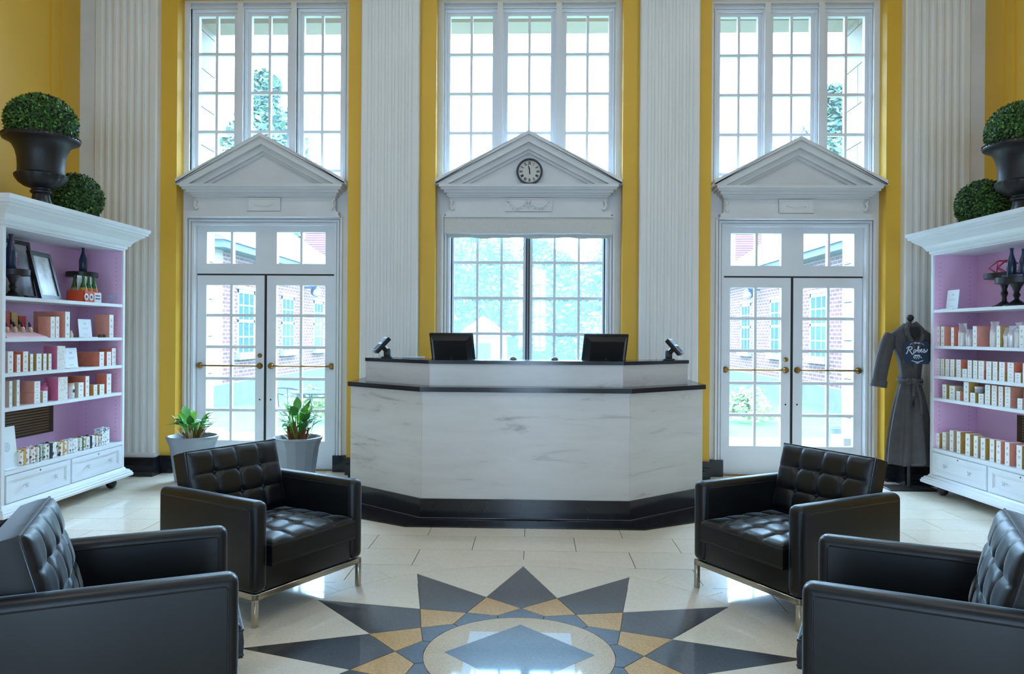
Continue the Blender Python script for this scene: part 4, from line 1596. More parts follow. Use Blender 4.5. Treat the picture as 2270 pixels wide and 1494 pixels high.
def blotch(name, cols, scale, rough=0.25):
    q = NT(name)
    q.b.inputs['Roughness'].default_value = rough
    tc = q.n('ShaderNodeTexCoord')
    nz = q.n('ShaderNodeTexNoise')
    nz.inputs['Scale'].default_value = scale
    nz.inputs['Detail'].default_value = 6
    q.l(tc.outputs['Object'], nz.inputs['Vector'])
    rp = q.n('ShaderNodeValToRGB')
    e = rp.color_ramp.elements
    e[0].position, e[1].position = 0.3, 0.68
    e[0].color, e[1].color = lin(cols[0]), lin(cols[-1])
    for i, c in enumerate(cols[1:-1]):
        k = e.new(0.3 + 0.38 * (i + 1) / (len(cols) - 1))
        k.color = lin(c)
    q.l(nz.outputs['Fac'], rp.inputs['Fac'])
    q.l(rp.outputs['Color'], q.b.inputs['Base Color'])
    return q.m


frame(1.02, .50, .47, .29, 10, .03, blotch('landscape_print', [(96, 84, 74), (168, 160, 152), (206, 178, 196), (220, 196, 214)], 5), 'large black framed picture leaning at the back of the left bookcase')
frame(0.865, .33, .385, .12, 14, .034, blotch('map_print', [(120, 112, 104), (190, 184, 176), (206, 216, 226), (214, 190, 206)], 8), 'smaller black picture frame leaning in front on the top left shelf', 0.15)


def bottle_mesh(sc=1.0):
    return [(0.035 * sc, 0), (0.040 * sc, 0.006), (0.040 * sc, 0.13 * sc), (0.034 * sc, 0.155 * sc), (0.018 * sc, 0.21 * sc), (0.014 * sc, 0.235 * sc), (0.014 * sc, 0.262 * sc), (0.017 * sc, 0.264 * sc), (0.017 * sc, 0.275 * sc), (0.001, 0.277 * sc)]


def cake_stand(case, u, v, z0, r, h, label):
    c = case.p(u, v, z0)
    root = empty('cake_stand', c, label, 'stand', 'black pedestal stands')
    MB().lathe([(r * 0.97, h - 0.045), (r, h - 0.043), (r, h - 0.002), (r * 0.98, h), (0.001, h)], 32, c).build('plate', M_stand, root)
    k = h - 0.045
    MB().lathe([(r * 0.62, 0.0), (r * 0.62, 0.01), (r * 0.4, 0.022), (0.02, 0.05), (0.016, k * 0.35), (0.028, k * 0.5), (0.018, k * 0.62), (0.034, k * 0.85), (0.05, k)], 20, c).build('pedestal', M_stand, root)
    return root


def bottle(case, u, v, z, sc, m, label, band=None):
    c = case.p(u, v, z)
    root = empty('bottle', c, label, 'bottle', 'bottles on the stands')
    MB().lathe([(r_, z_) for r_, z_ in bottle_mesh(sc)], 18, c).build('bottle_body', m, root)
    if band:
        MB().lathe([(0.0405 * sc, 0.03 * sc), (0.041 * sc, 0.032 * sc), (0.041 * sc, 0.11 * sc), (0.0405 * sc, 0.112 * sc)], 18, c).build('bottle_label', band, root)
    return root


cake_stand(CL, 1.31, .11, ZL[1], .11, .205, 'black pedestal stand at the near end of the top left shelf')
bottle(CL, 1.335, .11, ZL[1] + .206, .92, M_blub, 'navy glass bottle on the near stand of the left bookcase')
bottle(CL, 1.235, .17, ZL[1] + .206, .8, mat('pink_bottle', (196, 70, 120), 0.25), 'pink bottle behind the navy bottle, left bookcase')
cake_stand(CL, 0.26, .24, ZL[1], .125, .27, 'black pedestal stand behind the beer carrier on the left bookcase')
bottle(CL, 0.245, .24, ZL[1] + .271, .80, M_blub, 'dark navy bottle alone on the far stand, left bookcase')
# six-pack carrier
c0 = CL.p(0.40, .13, ZL[1])
cc = empty('bottle_carrier', c0, 'orange and white cardboard carrier of green bottles on the top left shelf', 'carrier')
b = MB()
Mc = CL.M
z = ZL[1]
u0, u1, va, vb = 0.285, 0.525, 0.055, 0.205
b.box(u0, u1, va, va + 0.004, z, z + 0.095, 0, Mc)
b.box(u0, u1, vb - 0.004, vb, z, z + 0.095, 0, Mc)
b.box(u0, u0 + 0.004, va, vb, z, z + 0.095, 1, Mc)
b.box(u1 - 0.004, u1, va, vb, z, z + 0.095, 0, Mc)
b.box(u0, u1, va, vb, z, z + 0.004, 0, Mc)
b.box(u0 + 0.02, u1 - 0.02, 0.128, 0.132, z, z + 0.225, 1, Mc)
b.build('carrier_box', [mat('orange_card', (222, 82, 44), 0.55), mat('white_card', (224, 226, 228), 0.55)], cc)
b = MB()
b.box(u0 - 0.001, u0 + 0.10, va - 0.002, va, z + 0.004, z + 0.085, 0, Mc)
b.build('white_label', MATS['white_card'], cc)
b = MB()
for dz in (0.055, 0.03):
    b.box(u0 + 0.015, u0 + 0.085, va - 0.003, va - 0.002, z + dz, z + dz + 0.011, 0, Mc)
b.build('blue_lettering', mat('navy_ink', (44, 62, 110), 0.5), cc)
for uu in (0.43, 0.50):
    Mx = Mc @ Matrix.Translation((uu, va - 0.002, z + 0.045)) @ Matrix.Rotation(PI / 2, 4, 'X')
    MB().lathe([(0.030, 0.0), (0.030, 0.001), (0.001, 0.001)], 20, M=Mx).build('seal', MATS['white_card'], cc)
    MB().lathe([(0.014, 0.001), (0.014, 0.002), (0.001, 0.002)], 16, M=Mx).build('seal_center', MATS['navy_ink'], cc)
M_beer = mat('green_bottle_glass', (40, 96, 34), 0.15, var=0.2)
for i in range(3):
    for j in range(2):
        c = CL.p(0.33 + 0.075 * i, 0.092 + 0.075 * j, z + 0.0045)
        bt_ = empty('beer_bottle', c, 'green bottle in the carrier, %s row, %s from right' % ('front' if j == 0 else 'rear', ORD[i]), 'bottle', 'green bottles in the carrier')
        MB().lathe([(r_ * 0.75, z_ * 0.8) for r_, z_ in bottle_mesh(1.0)], 14, c).build('bottle_body', M_beer, bt_)
        MB().lathe([(0.0315, 0.085), (0.0312, 0.105), (0.028, 0.118)], 14, c).build('bottle_label', mat('amber_label', (190, 130, 60), 0.5), bt_)
c = CL.p(0.11, 0.06, ZL[1])
tag(MB().lathe([(0.022, 0), (0.024, 0.003), (0.004, 0.006), (0.004, 0.03), (0.02, 0.04), (0.03, 0.055), (0.028, 0.075), (0.026, 0.075), (0.027, 0.056), (0.001, 0.042)], 18, c).build('small_glass', glassmat('clear_glass', 0.45, (0.9, 0.92, 0.95)), None, c), 'small clear stemmed glass at the far end, top left shelf', 'glass')

# --- right bookcase
cake_stand(CR, 0.69, .19, ZR[1], .145, .275, 'taller black pedestal stand on the top right shelf')
cake_stand(CR, 0.93, .12, ZR[1], .145, .222, 'lower black pedestal stand at the right edge of the top right shelf')
bottle(CR, 0.90, .10, ZR[1] + .223, .84, M_blub, 'navy bottle on the lower stand, right bookcase')
bottle(CR, 0.845, .13, ZR[1] + .223, .6, mat('cream_bottle', (226, 220, 206), 0.3), 'small cream and copper bottle on the lower stand', mat('copper_label', (190, 120, 66), 0.35, metal=0.4))
bottle(CR, 1.0, .12, ZR[1] + .223, .78, M_blub, 'navy bottle cut by the right edge, on the lower stand')
tag(MB().lathe([(0.105, 0.0), (0.11, 0.002), (0.11, 0.018), (0.10, 0.018), (0.10, 0.006), (0.001, 0.006)], 30, CR.p(0.945, .12, ZR[1] + .2225)).build('blue_tray', M_blub, None, CR.p(0.945, .12, ZR[1] + .2225)), 'shallow navy tray under the bottles, right bookcase', 'tray')
# pink wire polyhedron
c = CR.p(0.705, .19, ZR[1] + .276)
b = MB()
tp = [Vector((0.06 * math.cos(a), 0.06 * math.sin(a), 0.10)) for a in [PI / 3 * k for k in range(6)]]
md = [Vector((0.115 * math.cos(a + .5), 0.115 * math.sin(a + .5), 0.045)) for a in [PI / 3 * k for k in range(6)]]
bo = [Vector((0.07 * math.cos(a), 0.07 * math.sin(a), 0.004)) for a in [PI / 3 * k for k in range(6)]]
for k in range(6):
    for (p, q2) in ((tp[k], tp[(k + 1) % 6]), (tp[k], md[k]), (tp[(k + 1) % 6], md[k]), (md[k], bo[k]), (md[k], bo[(k + 1) % 6]), (bo[k], bo[(k + 1) % 6])):
        b.tube([c + p, c + q2], 0.0038, 5)
tag(b.build('wire_ornament', mat('magenta_wire', (206, 50, 96), 0.35), None, c), 'pink geometric wire ornament on the taller black stand', 'ornament')


def uR(u):
    return 0.062 + max(u, -0.01) * 0.955


bag_me = {}


def gift_bag(case, u, w, h, z, label, knot):
    o = empty('cellophane_bag', case.p(u, 0.035, z), label, 'bag', 'cellophane bags of the right bookcase')
    key = (round(w, 3), round(h, 3), knot)
    if key not in bag_me:
        body = MB().rbox(-w * 0.42, w * 0.42, 0.006, 0.056, 0.001, h * 0.6, 0.008, 1).mesh('contents', M_cart)
        wr_ = MB()
        pr = [(0.46, 0), (0.5, 0.03), (0.5, h * 0.62), (0.42, h * 0.72)] + ([(0.12, h * 0.8), (0.35, h * 0.95), (0.42, h)] if knot else [(0.38, h * 0.9), (0.44, h)])
        vs, fs = [], []
        for (k, zz) in pr:
            for a in range(12):
                an = 2 * PI * a / 12
                f = 1 + 0.12 * math.sin(an * 5 + zz * 60)
                vs.append((k * w * f * math.cos(an), 0.031 + k * 0.066 * f * math.sin(an), zz + 0.001))
        for j in range(len(pr) - 1):
            for a in range(12):
                b2 = (a + 1) % 12
                fs.append((j * 12 + a, j * 12 + b2, (j + 1) * 12 + b2, (j + 1) * 12 + a))
        bag_me[key] = (body, wr_.add(vs, fs, 0, True).mesh('cellophane', M_cell))
    for nm, me in zip(('contents', 'cellophane'), bag_me[key]):
        c = place(nm, me, None, (0, 0, 0))
        c.parent = o
    o.rotation_euler = (0, 0, case.rot)


R2 = [(-0.008, .048, .171, 'b', M_tan, .05), (0.06, .047, .17, 'b', M_peach, .13), (0.208, .039, .16, 'b', M_org, .06), (0.309, .08, .194, 'g', 0, 0), (0.413, .07, .143, 'g', 0, 0),
      (0.522, .052, .168, 'b', M_peach, .16), (0.733, .074, .201, 'g', 0, 0), (0.822, .042, .167, 'b', M_gold, .06), (0.892, .045, .152, 'g', 0, 0), (0.95, .05, .165, 'g', 0, 0),
      (1.022, .056, .19, 'k', 0, 0), (1.093, .05, .168, 'b', M_gold, .05), (1.17, .052, .17, 'b', M_peach, .1)]
for i, (u, w, h, k, sd, d) in enumerate(R2):
    lab = '%s from left, %s' % (ORD[i], WHERE_R[2])
    if k == 'b':
        carton(CR, uR(u), w, h, ZR[2], d, sd, 'product_carton', 'white carton with %s side, %s' % (SN[sd.name], lab), 'cartons on the ' + WHERE_R[2])
    else:
        gift_bag(CR, uR(u), w, h, ZR[2], ('knotted' if k == 'k' else 'clear') + ' cellophane bag of packets, ' + lab, k == 'k')
R3 = [(-0.008, .055, 1), (0.06, .054, 1), (0.133, .053, 1), (0.208, .058, 1), (0.299, .062, 1), (0.386, .061, 0), (0.455, .053, 1), (0.531, .052, 1), (0.608, .068, 1), (0.706, .06, 1), (0.784, .053, 1), (0.868, .062, 1), (0.97, .07, 1), (1.053, .063, 0), (1.14, .06, 1)]
sides3 = [M_tan, M_tan, M_tan, M_gold, M_tan, M_tan, M_tan, M_tan, M_org, M_tan, M_tan, M_gold, M_tan, M_gold, M_tan]
for i, (u, w, st) in enumerate(R3):
    for k in range(1 + st):
        sd = sides3[i] if k == 0 else [M_tan, M_gold, M_peach][i % 3] if i not in (4, 12) else M_org
        carton(CR, uR(u), w, 0.074, ZR[3] + 0.0748 * k, 0.07 + 0.12 * (i in (4, 12)), sd, 'product_carton',
               'small white carton, %s pile from left, %s, %s' % (ORD[i], ('upper of two' if k else ('lower of two' if st else 'single')), WHERE_R[3]), 'stacked cartons on the ' + WHERE_R[3])
R4 = [(0.093, .06, .124, 0, M_gold), (0.207, .077, .119, 0, M_tan), (0.297, .05, .079, 0, M_peach), (0.409, .066, .164, 0, M_gold), (0.499, .064, .08, 0, M_gold), (0.609, .062, .081, 0, M_tan),
      (0.692, .061, .16, 1, M_gold), (0.776, .06, .159, 1, M_peach), (0.855, .052, .157, 1, M_gold), (0.937, .061, .16, 1, M_peach), (1.079, .053, .081, 0, M_tan), (1.15, .05, .155, 1, M_gold)]
for i, (u, w, h, st, sd) in enumerate(R4):
    for k in range(1 + st):
        hh = h / 2 if st else h
        carton(CR, uR(u), w, hh - 0.001, ZR[4] + hh * k, .17 if i == 9 else 0.085, sd, 'product_carton',
               'white carton with %s side, %s pile from left%s, %s' % (SN[sd.name], ORD[i], (', upper' if k else ', lower') if st else '', WHERE_R[4]), 'cartons on the ' + WHERE_R[4])
# round pots standing behind and on the fourth-shelf cartons
for i, (u, v, dz, r_) in enumerate(((0.33, .15, 0, .045), (0.52, .08, .081, .035))):
    c = CR.p(uR(u), v, ZR[4] + dz)
    pj = empty('cream_pot', c, ('lidded silver pot behind the third carton' if i == 0 else 'lidded silver pot standing on the fifth carton') + ' of the fourth right shelf', 'pot', 'lidded pots')
    MB().lathe([(r_ * .9, 0.0005), (r_, 0.005), (r_, 0.03 if i else 0.08), (r_ * .95, 0.034 if i else 0.085)], 20, c).build('pot_body', mat('grey_pot_glass', (168, 178, 190), 0.2), pj)
    MB().lathe([(r_ * 1.02, 0.034 if i else 0.085), (r_ * 1.02, 0.052 if i else 0.11), (0.001, 0.054 if i else 0.112)], 20, c).build('pot_lid', M_lid, pj)
R5 = [(-0.003, .048, .131, M_gold), (0.094, .053, .151, M_tan), (0.205, .051, .181, M_tan), (0.307, .05, .183, M_gold), (0.435, .06, .18, M_gold), (0.544, .052, .176, M_tan), (0.638, .056, .171, M_gold), (0.753, .054, .176, M_gold), (0.833, .052, .176, M_peach), (0.937, .051, .177, M_peach), (1.075, .058, .173, M_gold), (1.16, .055, .175, M_tan)]
for i, (u, w, h, sd) in enumerate(R5):
    carton(CR, uR(u), w, h, ZR[5], 0.06 + 0.05 * (i in (3, 4, 9)), sd, 'product_carton', 'tall white carton with %s side, %s from left, %s' % (SN[sd.name], ORD[i], WHERE_R[5]), 'cartons on the ' + WHERE_R[5])

# ------------------------------------------------------------------ urns and topiary balls
def leaf_ball(c, r, sz, n, size, mb, seed):
    rnd = random.Random(seed)
    for i in range(n):
        zz = 1 - 2 * (i + 0.5) / n
        a = i * 2.399963 + rnd.uniform(-.2, .2)
        q_ = math.sqrt(1 - zz * zz)
        nrm = Vector((q_ * math.cos(a), q_ * math.sin(a), zz))
        rr = r * (0.93 + 0.09 * rnd.random())
        p = Vector(c) + Vector((nrm.x * rr, nrm.y * rr, nrm.z * rr * sz))
        t = nrm.orthogonal().normalized()
        t.rotate(Matrix.Rotation(rnd.uniform(0, 6.28), 3, nrm))
        d = (nrm * rnd.uniform(0.3, 1.0) + t * rnd.uniform(0.5, 1.0)).normalized()
        w = d.cross(nrm).normalized()
        s = size * rnd.uniform(0.7, 1.25)
        mb.add([p - w * s * .3, p + d * s * .45 - w * s * .28, p + d * s, p + d * s * .45 + w * s * .28, p + w * s * .3], [(0, 1, 2, 3, 4)], rnd.choice((0, 0, 1, 1, 2)))


M_g = [mat('boxwood_mid_green', (58, 100, 38), 0.55, var=0.2, scale=40), mat('boxwood_dark_green', (40, 74, 30), 0.55, var=0.2, scale=40), mat('boxwood_bright_green', (92, 142, 56), 0.5, var=0.2, scale=40)]


def topiary(c, r, sz, label, seed, n=5200):
    root = empty('topiary_ball', (c[0], c[1], c[2] - r * sz), label, 'topiary', 'clipped topiary balls')
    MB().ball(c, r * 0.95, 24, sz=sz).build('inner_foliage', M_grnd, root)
    mb = MB()
    leaf_ball(c, r, sz, n, 0.024, mb, seed)
    o = mb.build('leaves', M_g, root, fix=False)
    o['kind'] = 'stuff'
    return root


def urn(x, y, z, label):
    root = empty('garden_urn', (x, y, z), label, 'urn', 'black urns on the bookcases')
    c = (x, y, z)
    MB().lathe([(0.115, 0.0), (0.12, 0.01), (0.12, 0.03), (0.10, 0.045), (0.075, 0.075), (0.062, 0.12), (0.058, 0.15), (0.075, 0.16), (0.078, 0.175), (0.066, 0.185), (0.07, 0.20)], 32, c,
               rf=lambda a, j: 1 + (0.05 * math.cos(12 * a) if 3 <= j <= 6 else 0)).build('pedestal', M_urn, root)
    MB().lathe([(0.07, 0.195), (0.11, 0.21), (0.15, 0.24), (0.172, 0.275), (0.176, 0.30), (0.168, 0.315)], 60, c,
               rf=lambda a, j: 1 + (0.075 * abs(math.cos(10 * a)) if 1 <= j <= 4 else 0)).build('gadrooned_belly', M_urn, root)
    MB().lathe([(0.166, 0.31), (0.164, 0.36), (0.168, 0.43), (0.182, 0.49), (0.205, 0.535), (0.24, 0.56), (0.268, 0.572), (0.275, 0.585), (0.27, 0.60), (0.245, 0.605), (0.225, 0.59), (0.001, 0.585)], 48, c).build('bell_body', M_urn, root)
    r = MB()
    for k in range(48):
        a = 2 * PI * k / 48
        r.ball((x + 0.266 * math.cos(a), y + 0.266 * math.sin(a), z + 0.598), 0.013, 6)
    r.build('beaded_rim', M_urn, root)
    return root


urn(-3.87, 5.86, 2.336, 'black urn with beaded rim on top of the left bookcase')
topiary((-3.87, 5.86, 3.05), 0.25, 0.88, 'round clipped green topiary growing from the left urn', 3)
topiary((-3.90, 6.36, 2.336 + 0.206), 0.208, 1.0, 'small clipped green ball beside the left urn', 4, 3600)
urn(3.93, 6.10, 2.336, 'black urn with beaded rim on top of the right bookcase')
topiary((3.93, 6.10, 3.05), 0.25, 0.88, 'round clipped green topiary growing from the right urn', 5)
topiary((3.92, 6.60, 2.336 + 0.206), 0.208, 1.0, 'small clipped green ball beside the right urn', 6, 3600)

# ------------------------------------------------------------------ planters
M_pot = mat('grey_planter_glaze', (138, 146, 156), 0.4, var=0.05)
M_soil = mat('dark_soil', (44, 36, 30), 0.9, var=0.3, scale=40)
M_lf = [mat('fresh_leaf_green', (122, 196, 66), 0.45, var=0.15, scale=20), mat('mid_leaf_green', (78, 156, 62), 0.45, var=0.15, scale=20), mat('deep_leaf_green', (60, 122, 52), 0.5, var=0.15, scale=20)]
M_stem = mat('brown_dry_stem', (140, 84, 50), 0.8, var=0.2, scale=30)
M_dry = mat('dry_tan_leaf', (204, 184, 150), 0.8, var=0.15, scale=30)


def leaf(mb, base, tip, width, droop, mi):
    b, t = Vector(base), Vector(tip)
    d = t - b
    side = d.cross(Vector((0, 0, 1)))
    if side.length < 1e-4:
        side = Vector((1, 0, 0))
    side.normalize()
    n = 6
    vs, fs = [], []
    for i in range(n + 1):
        f = i / n
        p = b + d * f + Vector((0, 0, droop * math.sin(PI * f)))
        w = width * (math.sin(PI * min(1, f ** 0.8)) * 0.5 + 0.03)
        vs += [tuple(p - side * w + Vector((0, 0, 0.25 * w))), tuple(p), tuple(p + side * w + Vector((0, 0, 0.25 * w)))]
    for i in range(n):
        a = 3 * i
        fs += [(a, a + 1, a + 4, a + 3), (a + 1, a + 2, a + 5, a + 4)]
    mb.add(vs, fs, mi, True)


def planter(x, y, facets, seed, label, big):
    root = empty('planter', (x, y, 0), label, 'planter', 'grey planters by the left doors')
    c = (x, y, 0)
    R_ = 0.232
    pot = MB().lathe([(0.150, 0.0), (0.158, 0.02), (0.178, 0.17), (0.20, 0.33), (R_ * 0.97, 0.395), (R_, 0.405), (R_, 0.425), (R_ * 0.93, 0.428), (R_ * 0.86, 0.40), (R_ * 0.8, 0.37)], facets, c, smooth=facets > 20).build('pot', M_pot, root)
    MB().lathe([(0.195, 0.372), (0.001, 0.385)], 20, c).build('soil', M_soil, root)
    rnd = random.Random(seed)
    st = MB()
    for k in range(26):
        a, r_ = rnd.uniform(0, 6.28), rnd.uniform(0.0, 0.075)
        p = Vector((x + r_ * math.cos(a), y + r_ * math.sin(a), 0.38))
        h = rnd.uniform(0.06, 0.16 if not big else 0.2)
        st.tube([p, p + Vector((math.cos(a) * 0.03, math.sin(a) * 0.03, h))], [0.014, 0.006], 5)
    st.build('dry_stems', M_stem, root)
    # separate leaves
    n = 40 if not big else 34
    for k in range(n):
        a = k * 2.4 + rnd.uniform(-.3, .3)
        el = rnd.uniform(-0.1, 1.15)
        L = rnd.uniform(0.08, 0.15) if not big else rnd.uniform(0.09, 0.17)
        b0 = Vector((x + 0.03 * math.cos(a), y + 0.03 * math.sin(a), 0.45 + rnd.uniform(0, 0.05)))
        m_ = b0 + Vector((0.06 * math.cos(a), 0.06 * math.sin(a), rnd.uniform(0.02, 0.10 if not big else 0.2)))
        tip = m_ + Vector((math.cos(a) * math.cos(el), math.sin(a) * math.cos(el), math.sin(el))) * L
        lf_ = MB()
        lf_.tube([b0 - Vector((0, 0, 0.06)), m_], 0.004, 4)
        leaf(lf_, m_, tip, rnd.uniform(0.055, 0.085), rnd.uniform(-0.02, 0.03), 0)
        lf_.build('leaf', M_lf[k % 3], root, fix=False)
    dr = MB()
    for k in range(9):
        a = rnd.uniform(0, 6.28)
        b0 = Vector((x + 0.08 * math.cos(a), y + 0.08 * math.sin(a), 0.39))
        leaf(dr, b0, b0 + Vector((math.cos(a) * 0.1, math.sin(a) * 0.1, rnd.uniform(0.03, 0.12))), 0.02, 0.02, 0)
    dr.build('withered_leaves', M_dry, root, fix=False)
    if big:
        for (dx, dy, dz, w, ti) in ((-0.11, -0.03, 0.40, 0.07, 0), (0.13, -0.02, 0.36, 0.08, 1), (0.25, 0.0, 0.17, 0.06, 1), (0.05, 0.02, 0.33, 0.06, 0), (-0.17, 0.0, 0.20, 0.05, 2), (-0.2, -0.05, 0.1, 0.045, 0)):
            lf_ = MB()
            b0 = Vector((x + dx * 0.2, y, 0.46))
            m_ = Vector((x + dx * 0.5, y + dy * 0.5, 0.42 + dz * 0.55))
            lf_.tube([b0, m_], 0.005, 4)
            leaf(lf_, m_, (x + dx, y + dy, 0.42 + dz), w, 0.01, 0)
            lf_.build('leaf', M_lf[ti], root, fix=False)


planter(-3.15, 6.98, 40, 21, 'smooth grey round planter with short green plant beside the yellow wall', False)
planter(-2.155, 6.98, 14, 22, 'grey faceted planter with broad-leaved plant in front of the left doors', True)

# ------------------------------------------------------------------ robe on a stand
rx0, ry0 = 3.52, 7.03
stn = empty('garment_stand', (rx0, ry0, 0), 'black valet stand with ball finial holding the grey robe', 'stand')
MB().ball((rx0, ry0, 1.575), 0.032, 16).tube([(rx0, ry0, 1.51), (rx0, ry0, 1.55)], 0.012, 8).build('finial', mat('black_ball_finial', (30, 30, 32), 0.5), stn)
MB().tube([(rx0, ry0, 0.012), (rx0, ry0, 1.52)], 0.016, 10).build('pole', M_plastic, stn)
MB().rbox(rx0 - 0.22, rx0 + 0.22, ry0 - 0.12, ry0 + 0.14, 0.0, 0.014, 0.004, 1).build('base_plate', M_plastic, stn)
hg = MB()
hg.tube([(rx0 - 0.17, ry0, 1.40), (rx0 - 0.08, ry0, 1.455), (rx0, ry0, 1.50), (rx0 + 0.08, ry0, 1.455), (rx0 + 0.17, ry0, 1.40)], [0.016, 0.02, 0.024, 0.02, 0.016], 8)
hg.build('shoulder_bar', M_plastic, stn)
M_robe = mat('charcoal_plush', (74, 71, 72), 0.95, var=0.14, scale=14, bump=0.25, bscale=260)
rb = empty('bathrobe', (rx0, ry0, 0.22), 'charcoal grey bathrobe with navy lettered patch hanging on the black stand', 'robe')
secs = [(1.525, 0.055, 0.05), (1.50, 0.085, 0.062), (1.465, 0.135, 0.075), (1.43, 0.185, 0.085), (1.38, 0.195, 0.092), (1.30, 0.150, 0.098), (1.20, 0.108, 0.098), (1.10, 0.094, 0.09),
        (1.02, 0.090, 0.082), (0.985, 0.088, 0.08), (0.94, 0.102, 0.088), (0.85, 0.125, 0.10), (0.70, 0.155, 0.12), (0.50, 0.18, 0.13), (0.34, 0.195, 0.138), (0.24, 0.20, 0.142)]
N_ = 72
vs, fs = [], []
for (z, hw, dp) in secs:
    am = 0.0 if z > 1.3 else (0.06 if z > 1.03 else 0.06 + 0.20 * min(1, (1.03 - z) / 0.5))
    for k in range(N_):
        a = 2 * PI * k / N_
        f = 1 + am * (0.6 * math.sin(9 * a + 0.8) + 0.4 * math.sin(5 * a + 2.0 + z))
        dz = 0.014 * math.sin(4 * a + 1) if z < 0.3 else 0
        vs.append((rx0 + hw * f * math.cos(a), ry0 + dp * f * math.sin(a), z + dz))
for j in range(len(secs) - 1):
    for k in range(N_):
        q_ = (k + 1) % N_
        fs.append((j * N_ + k, j * N_ + q_, (j + 1) * N_ + q_, (j + 1) * N_ + k))
MB().add(vs, fs, 0, True).build('robe_body', M_robe, rb)
for s in (-1, 1):
    sl = MB()
    path = [(rx0 + s * 0.17, ry0, 1.42), (rx0 + s * 0.205, ry0, 1.34), (rx0 + s * 0.242, ry0 - 0.01, 1.22), (rx0 + s * 0.272, ry0 - 0.015, 1.08), (rx0 + s * 0.292, ry0 - 0.02, 0.965)]
    sl.tube(path, [0.058, 0.066, 0.064, 0.062, 0.062], 16)
    so = sl.build('sleeve', M_robe, rb)
    cf = MB()
    cf.tube([(rx0 + s * 0.284, ry0 - 0.018, 1.0), (rx0 + s * 0.295, ry0 - 0.02, 0.94)], [0.071, 0.073], 16)
    cf.build('cuff', M_robe, so)
# shawl collar and dark plate standing in for the shaded neck opening
nk = MB()
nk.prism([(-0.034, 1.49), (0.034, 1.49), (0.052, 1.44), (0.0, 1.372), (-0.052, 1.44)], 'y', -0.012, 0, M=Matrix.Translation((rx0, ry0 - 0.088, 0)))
nk.build('neck_shade_plate', mat('neck_shade_dark', (34, 34, 36), 0.95), rb)
for s in (-1, 1):
    co = MB()
    co.tube([(rx0 + s * 0.03, ry0 - 0.03, 1.53), (rx0 + s * 0.062, ry0 - 0.078, 1.47), (rx0 + s * 0.066, ry0 - 0.098, 1.42), (rx0 + s * 0.03, ry0 - 0.112, 1.33), (rx0 + s * 0.006, ry0 - 0.106, 1.12)], [0.02, 0.026, 0.024, 0.02, 0.014], 8)
    co.build('lapel', M_robe, rb)
be = MB()
be.tube([(rx0 + 0.096 * math.cos(a), ry0 + 0.089 * math.sin(a), 1.0 + 0.006 * math.sin(3 * a)) for a in [2 * PI * k / 24 for k in range(24)]], 0.02, 8, closed=True)
be.ball((rx0 - 0.012, ry0 - 0.105, 1.0), 0.03, 10)
be.tube([(rx0 - 0.015, ry0 - 0.108, 0.995), (rx0 - 0.075, ry0 - 0.112, 1.02), (rx0 - 0.085, ry0 - 0.112, 0.975), (rx0 - 0.02, ry0 - 0.108, 0.99)], 0.012, 6)
be.tube([(rx0 + 0.0, ry0 - 0.108, 0.995), (rx0 + 0.06, ry0 - 0.11, 1.01), (rx0 + 0.062, ry0 - 0.112, 0.97), (rx0, ry0 - 0.108, 0.985)], 0.012, 6)
be.tube([(rx0 - 0.012, ry0 - 0.112, 0.985), (rx0 - 0.03, ry0 - 0.135, 0.86), (rx0 - 0.03, ry0 - 0.14, 0.74)], 0.014, 6)
be.tube([(rx0 + 0.0, ry0 - 0.112, 0.985), (rx0 + 0.03, ry0 - 0.132, 0.86), (rx0 + 0.04, ry0 - 0.14, 0.70)], 0.014, 6)
be.build('tie_belt', M_robe, rb)
pt = MB()
py0 = ry0 - 0.125
oc = [(-0.105, 1.155), (0.105, 1.155), (0.125, 1.20), (0.118, 1.33), (0.10, 1.362), (-0.10, 1.362), (-0.122, 1.33), (-0.118, 1.20)]
pt.prism([(rx0 + p[0], p[1]) for p in oc], 'y', py0, py0 + 0.006)
patch = pt.build('navy_patch', mat('navy_patch_cloth', (38, 50, 72), 0.8, var=0.1, scale=40), rb)
M_txt = mat('pale_blue_print', (206, 218, 232), 0.6)


def text_mesh(body, size, x, z, shear, parent, name, sx=1.0):
    cu = bpy.data.curves.new(name, 'FONT')
    cu.body = body
    cu.size = size
    cu.shear = shear
    cu.extrude = 0.0008
    cu.offset = size * 0.012
    cu.align_x = 'CENTER'
    cu.materials.append(M_txt)
    o = bpy.data.objects.new(name, cu)
    COL.objects.link(o)
    o.parent = parent
    o.location = Vector((x, py0 - 0.0015, z)) - ORG[rb]
    o.rotation_euler = (PI / 2, 0, 0)
    o.scale = (sx, 1, 1)
    return o


def strokes(name, lines, r):
    b = MB()
    for ln_ in lines:
        b.tube([(rx0 + p[0], py0 - 0.001, p[1]) for p in ln_], r, 5)
    return b.build(name, M_txt, patch)


def bez(pts, n=8):
    """smooth a polyline (catmull-rom)"""
    out = []
    P_ = [pts[0]] + list(pts) + [pts[-1]]
    for i in range(1, len(P_) - 2):
        for k in range(n):
            t = k / n
            a, b, c, d = P_[i - 1], P_[i], P_[i + 1], P_[i + 2]
            out.append(tuple(0.5 * ((2 * b[j]) + (-a[j] + c[j]) * t + (2 * a[j] - 5 * b[j] + 4 * c[j] - d[j]) * t * t + (-a[j] + 3 * b[j] - 3 * c[j] + d[j]) * t ** 3) for j in range(2)))
    return out + [pts[-1]]


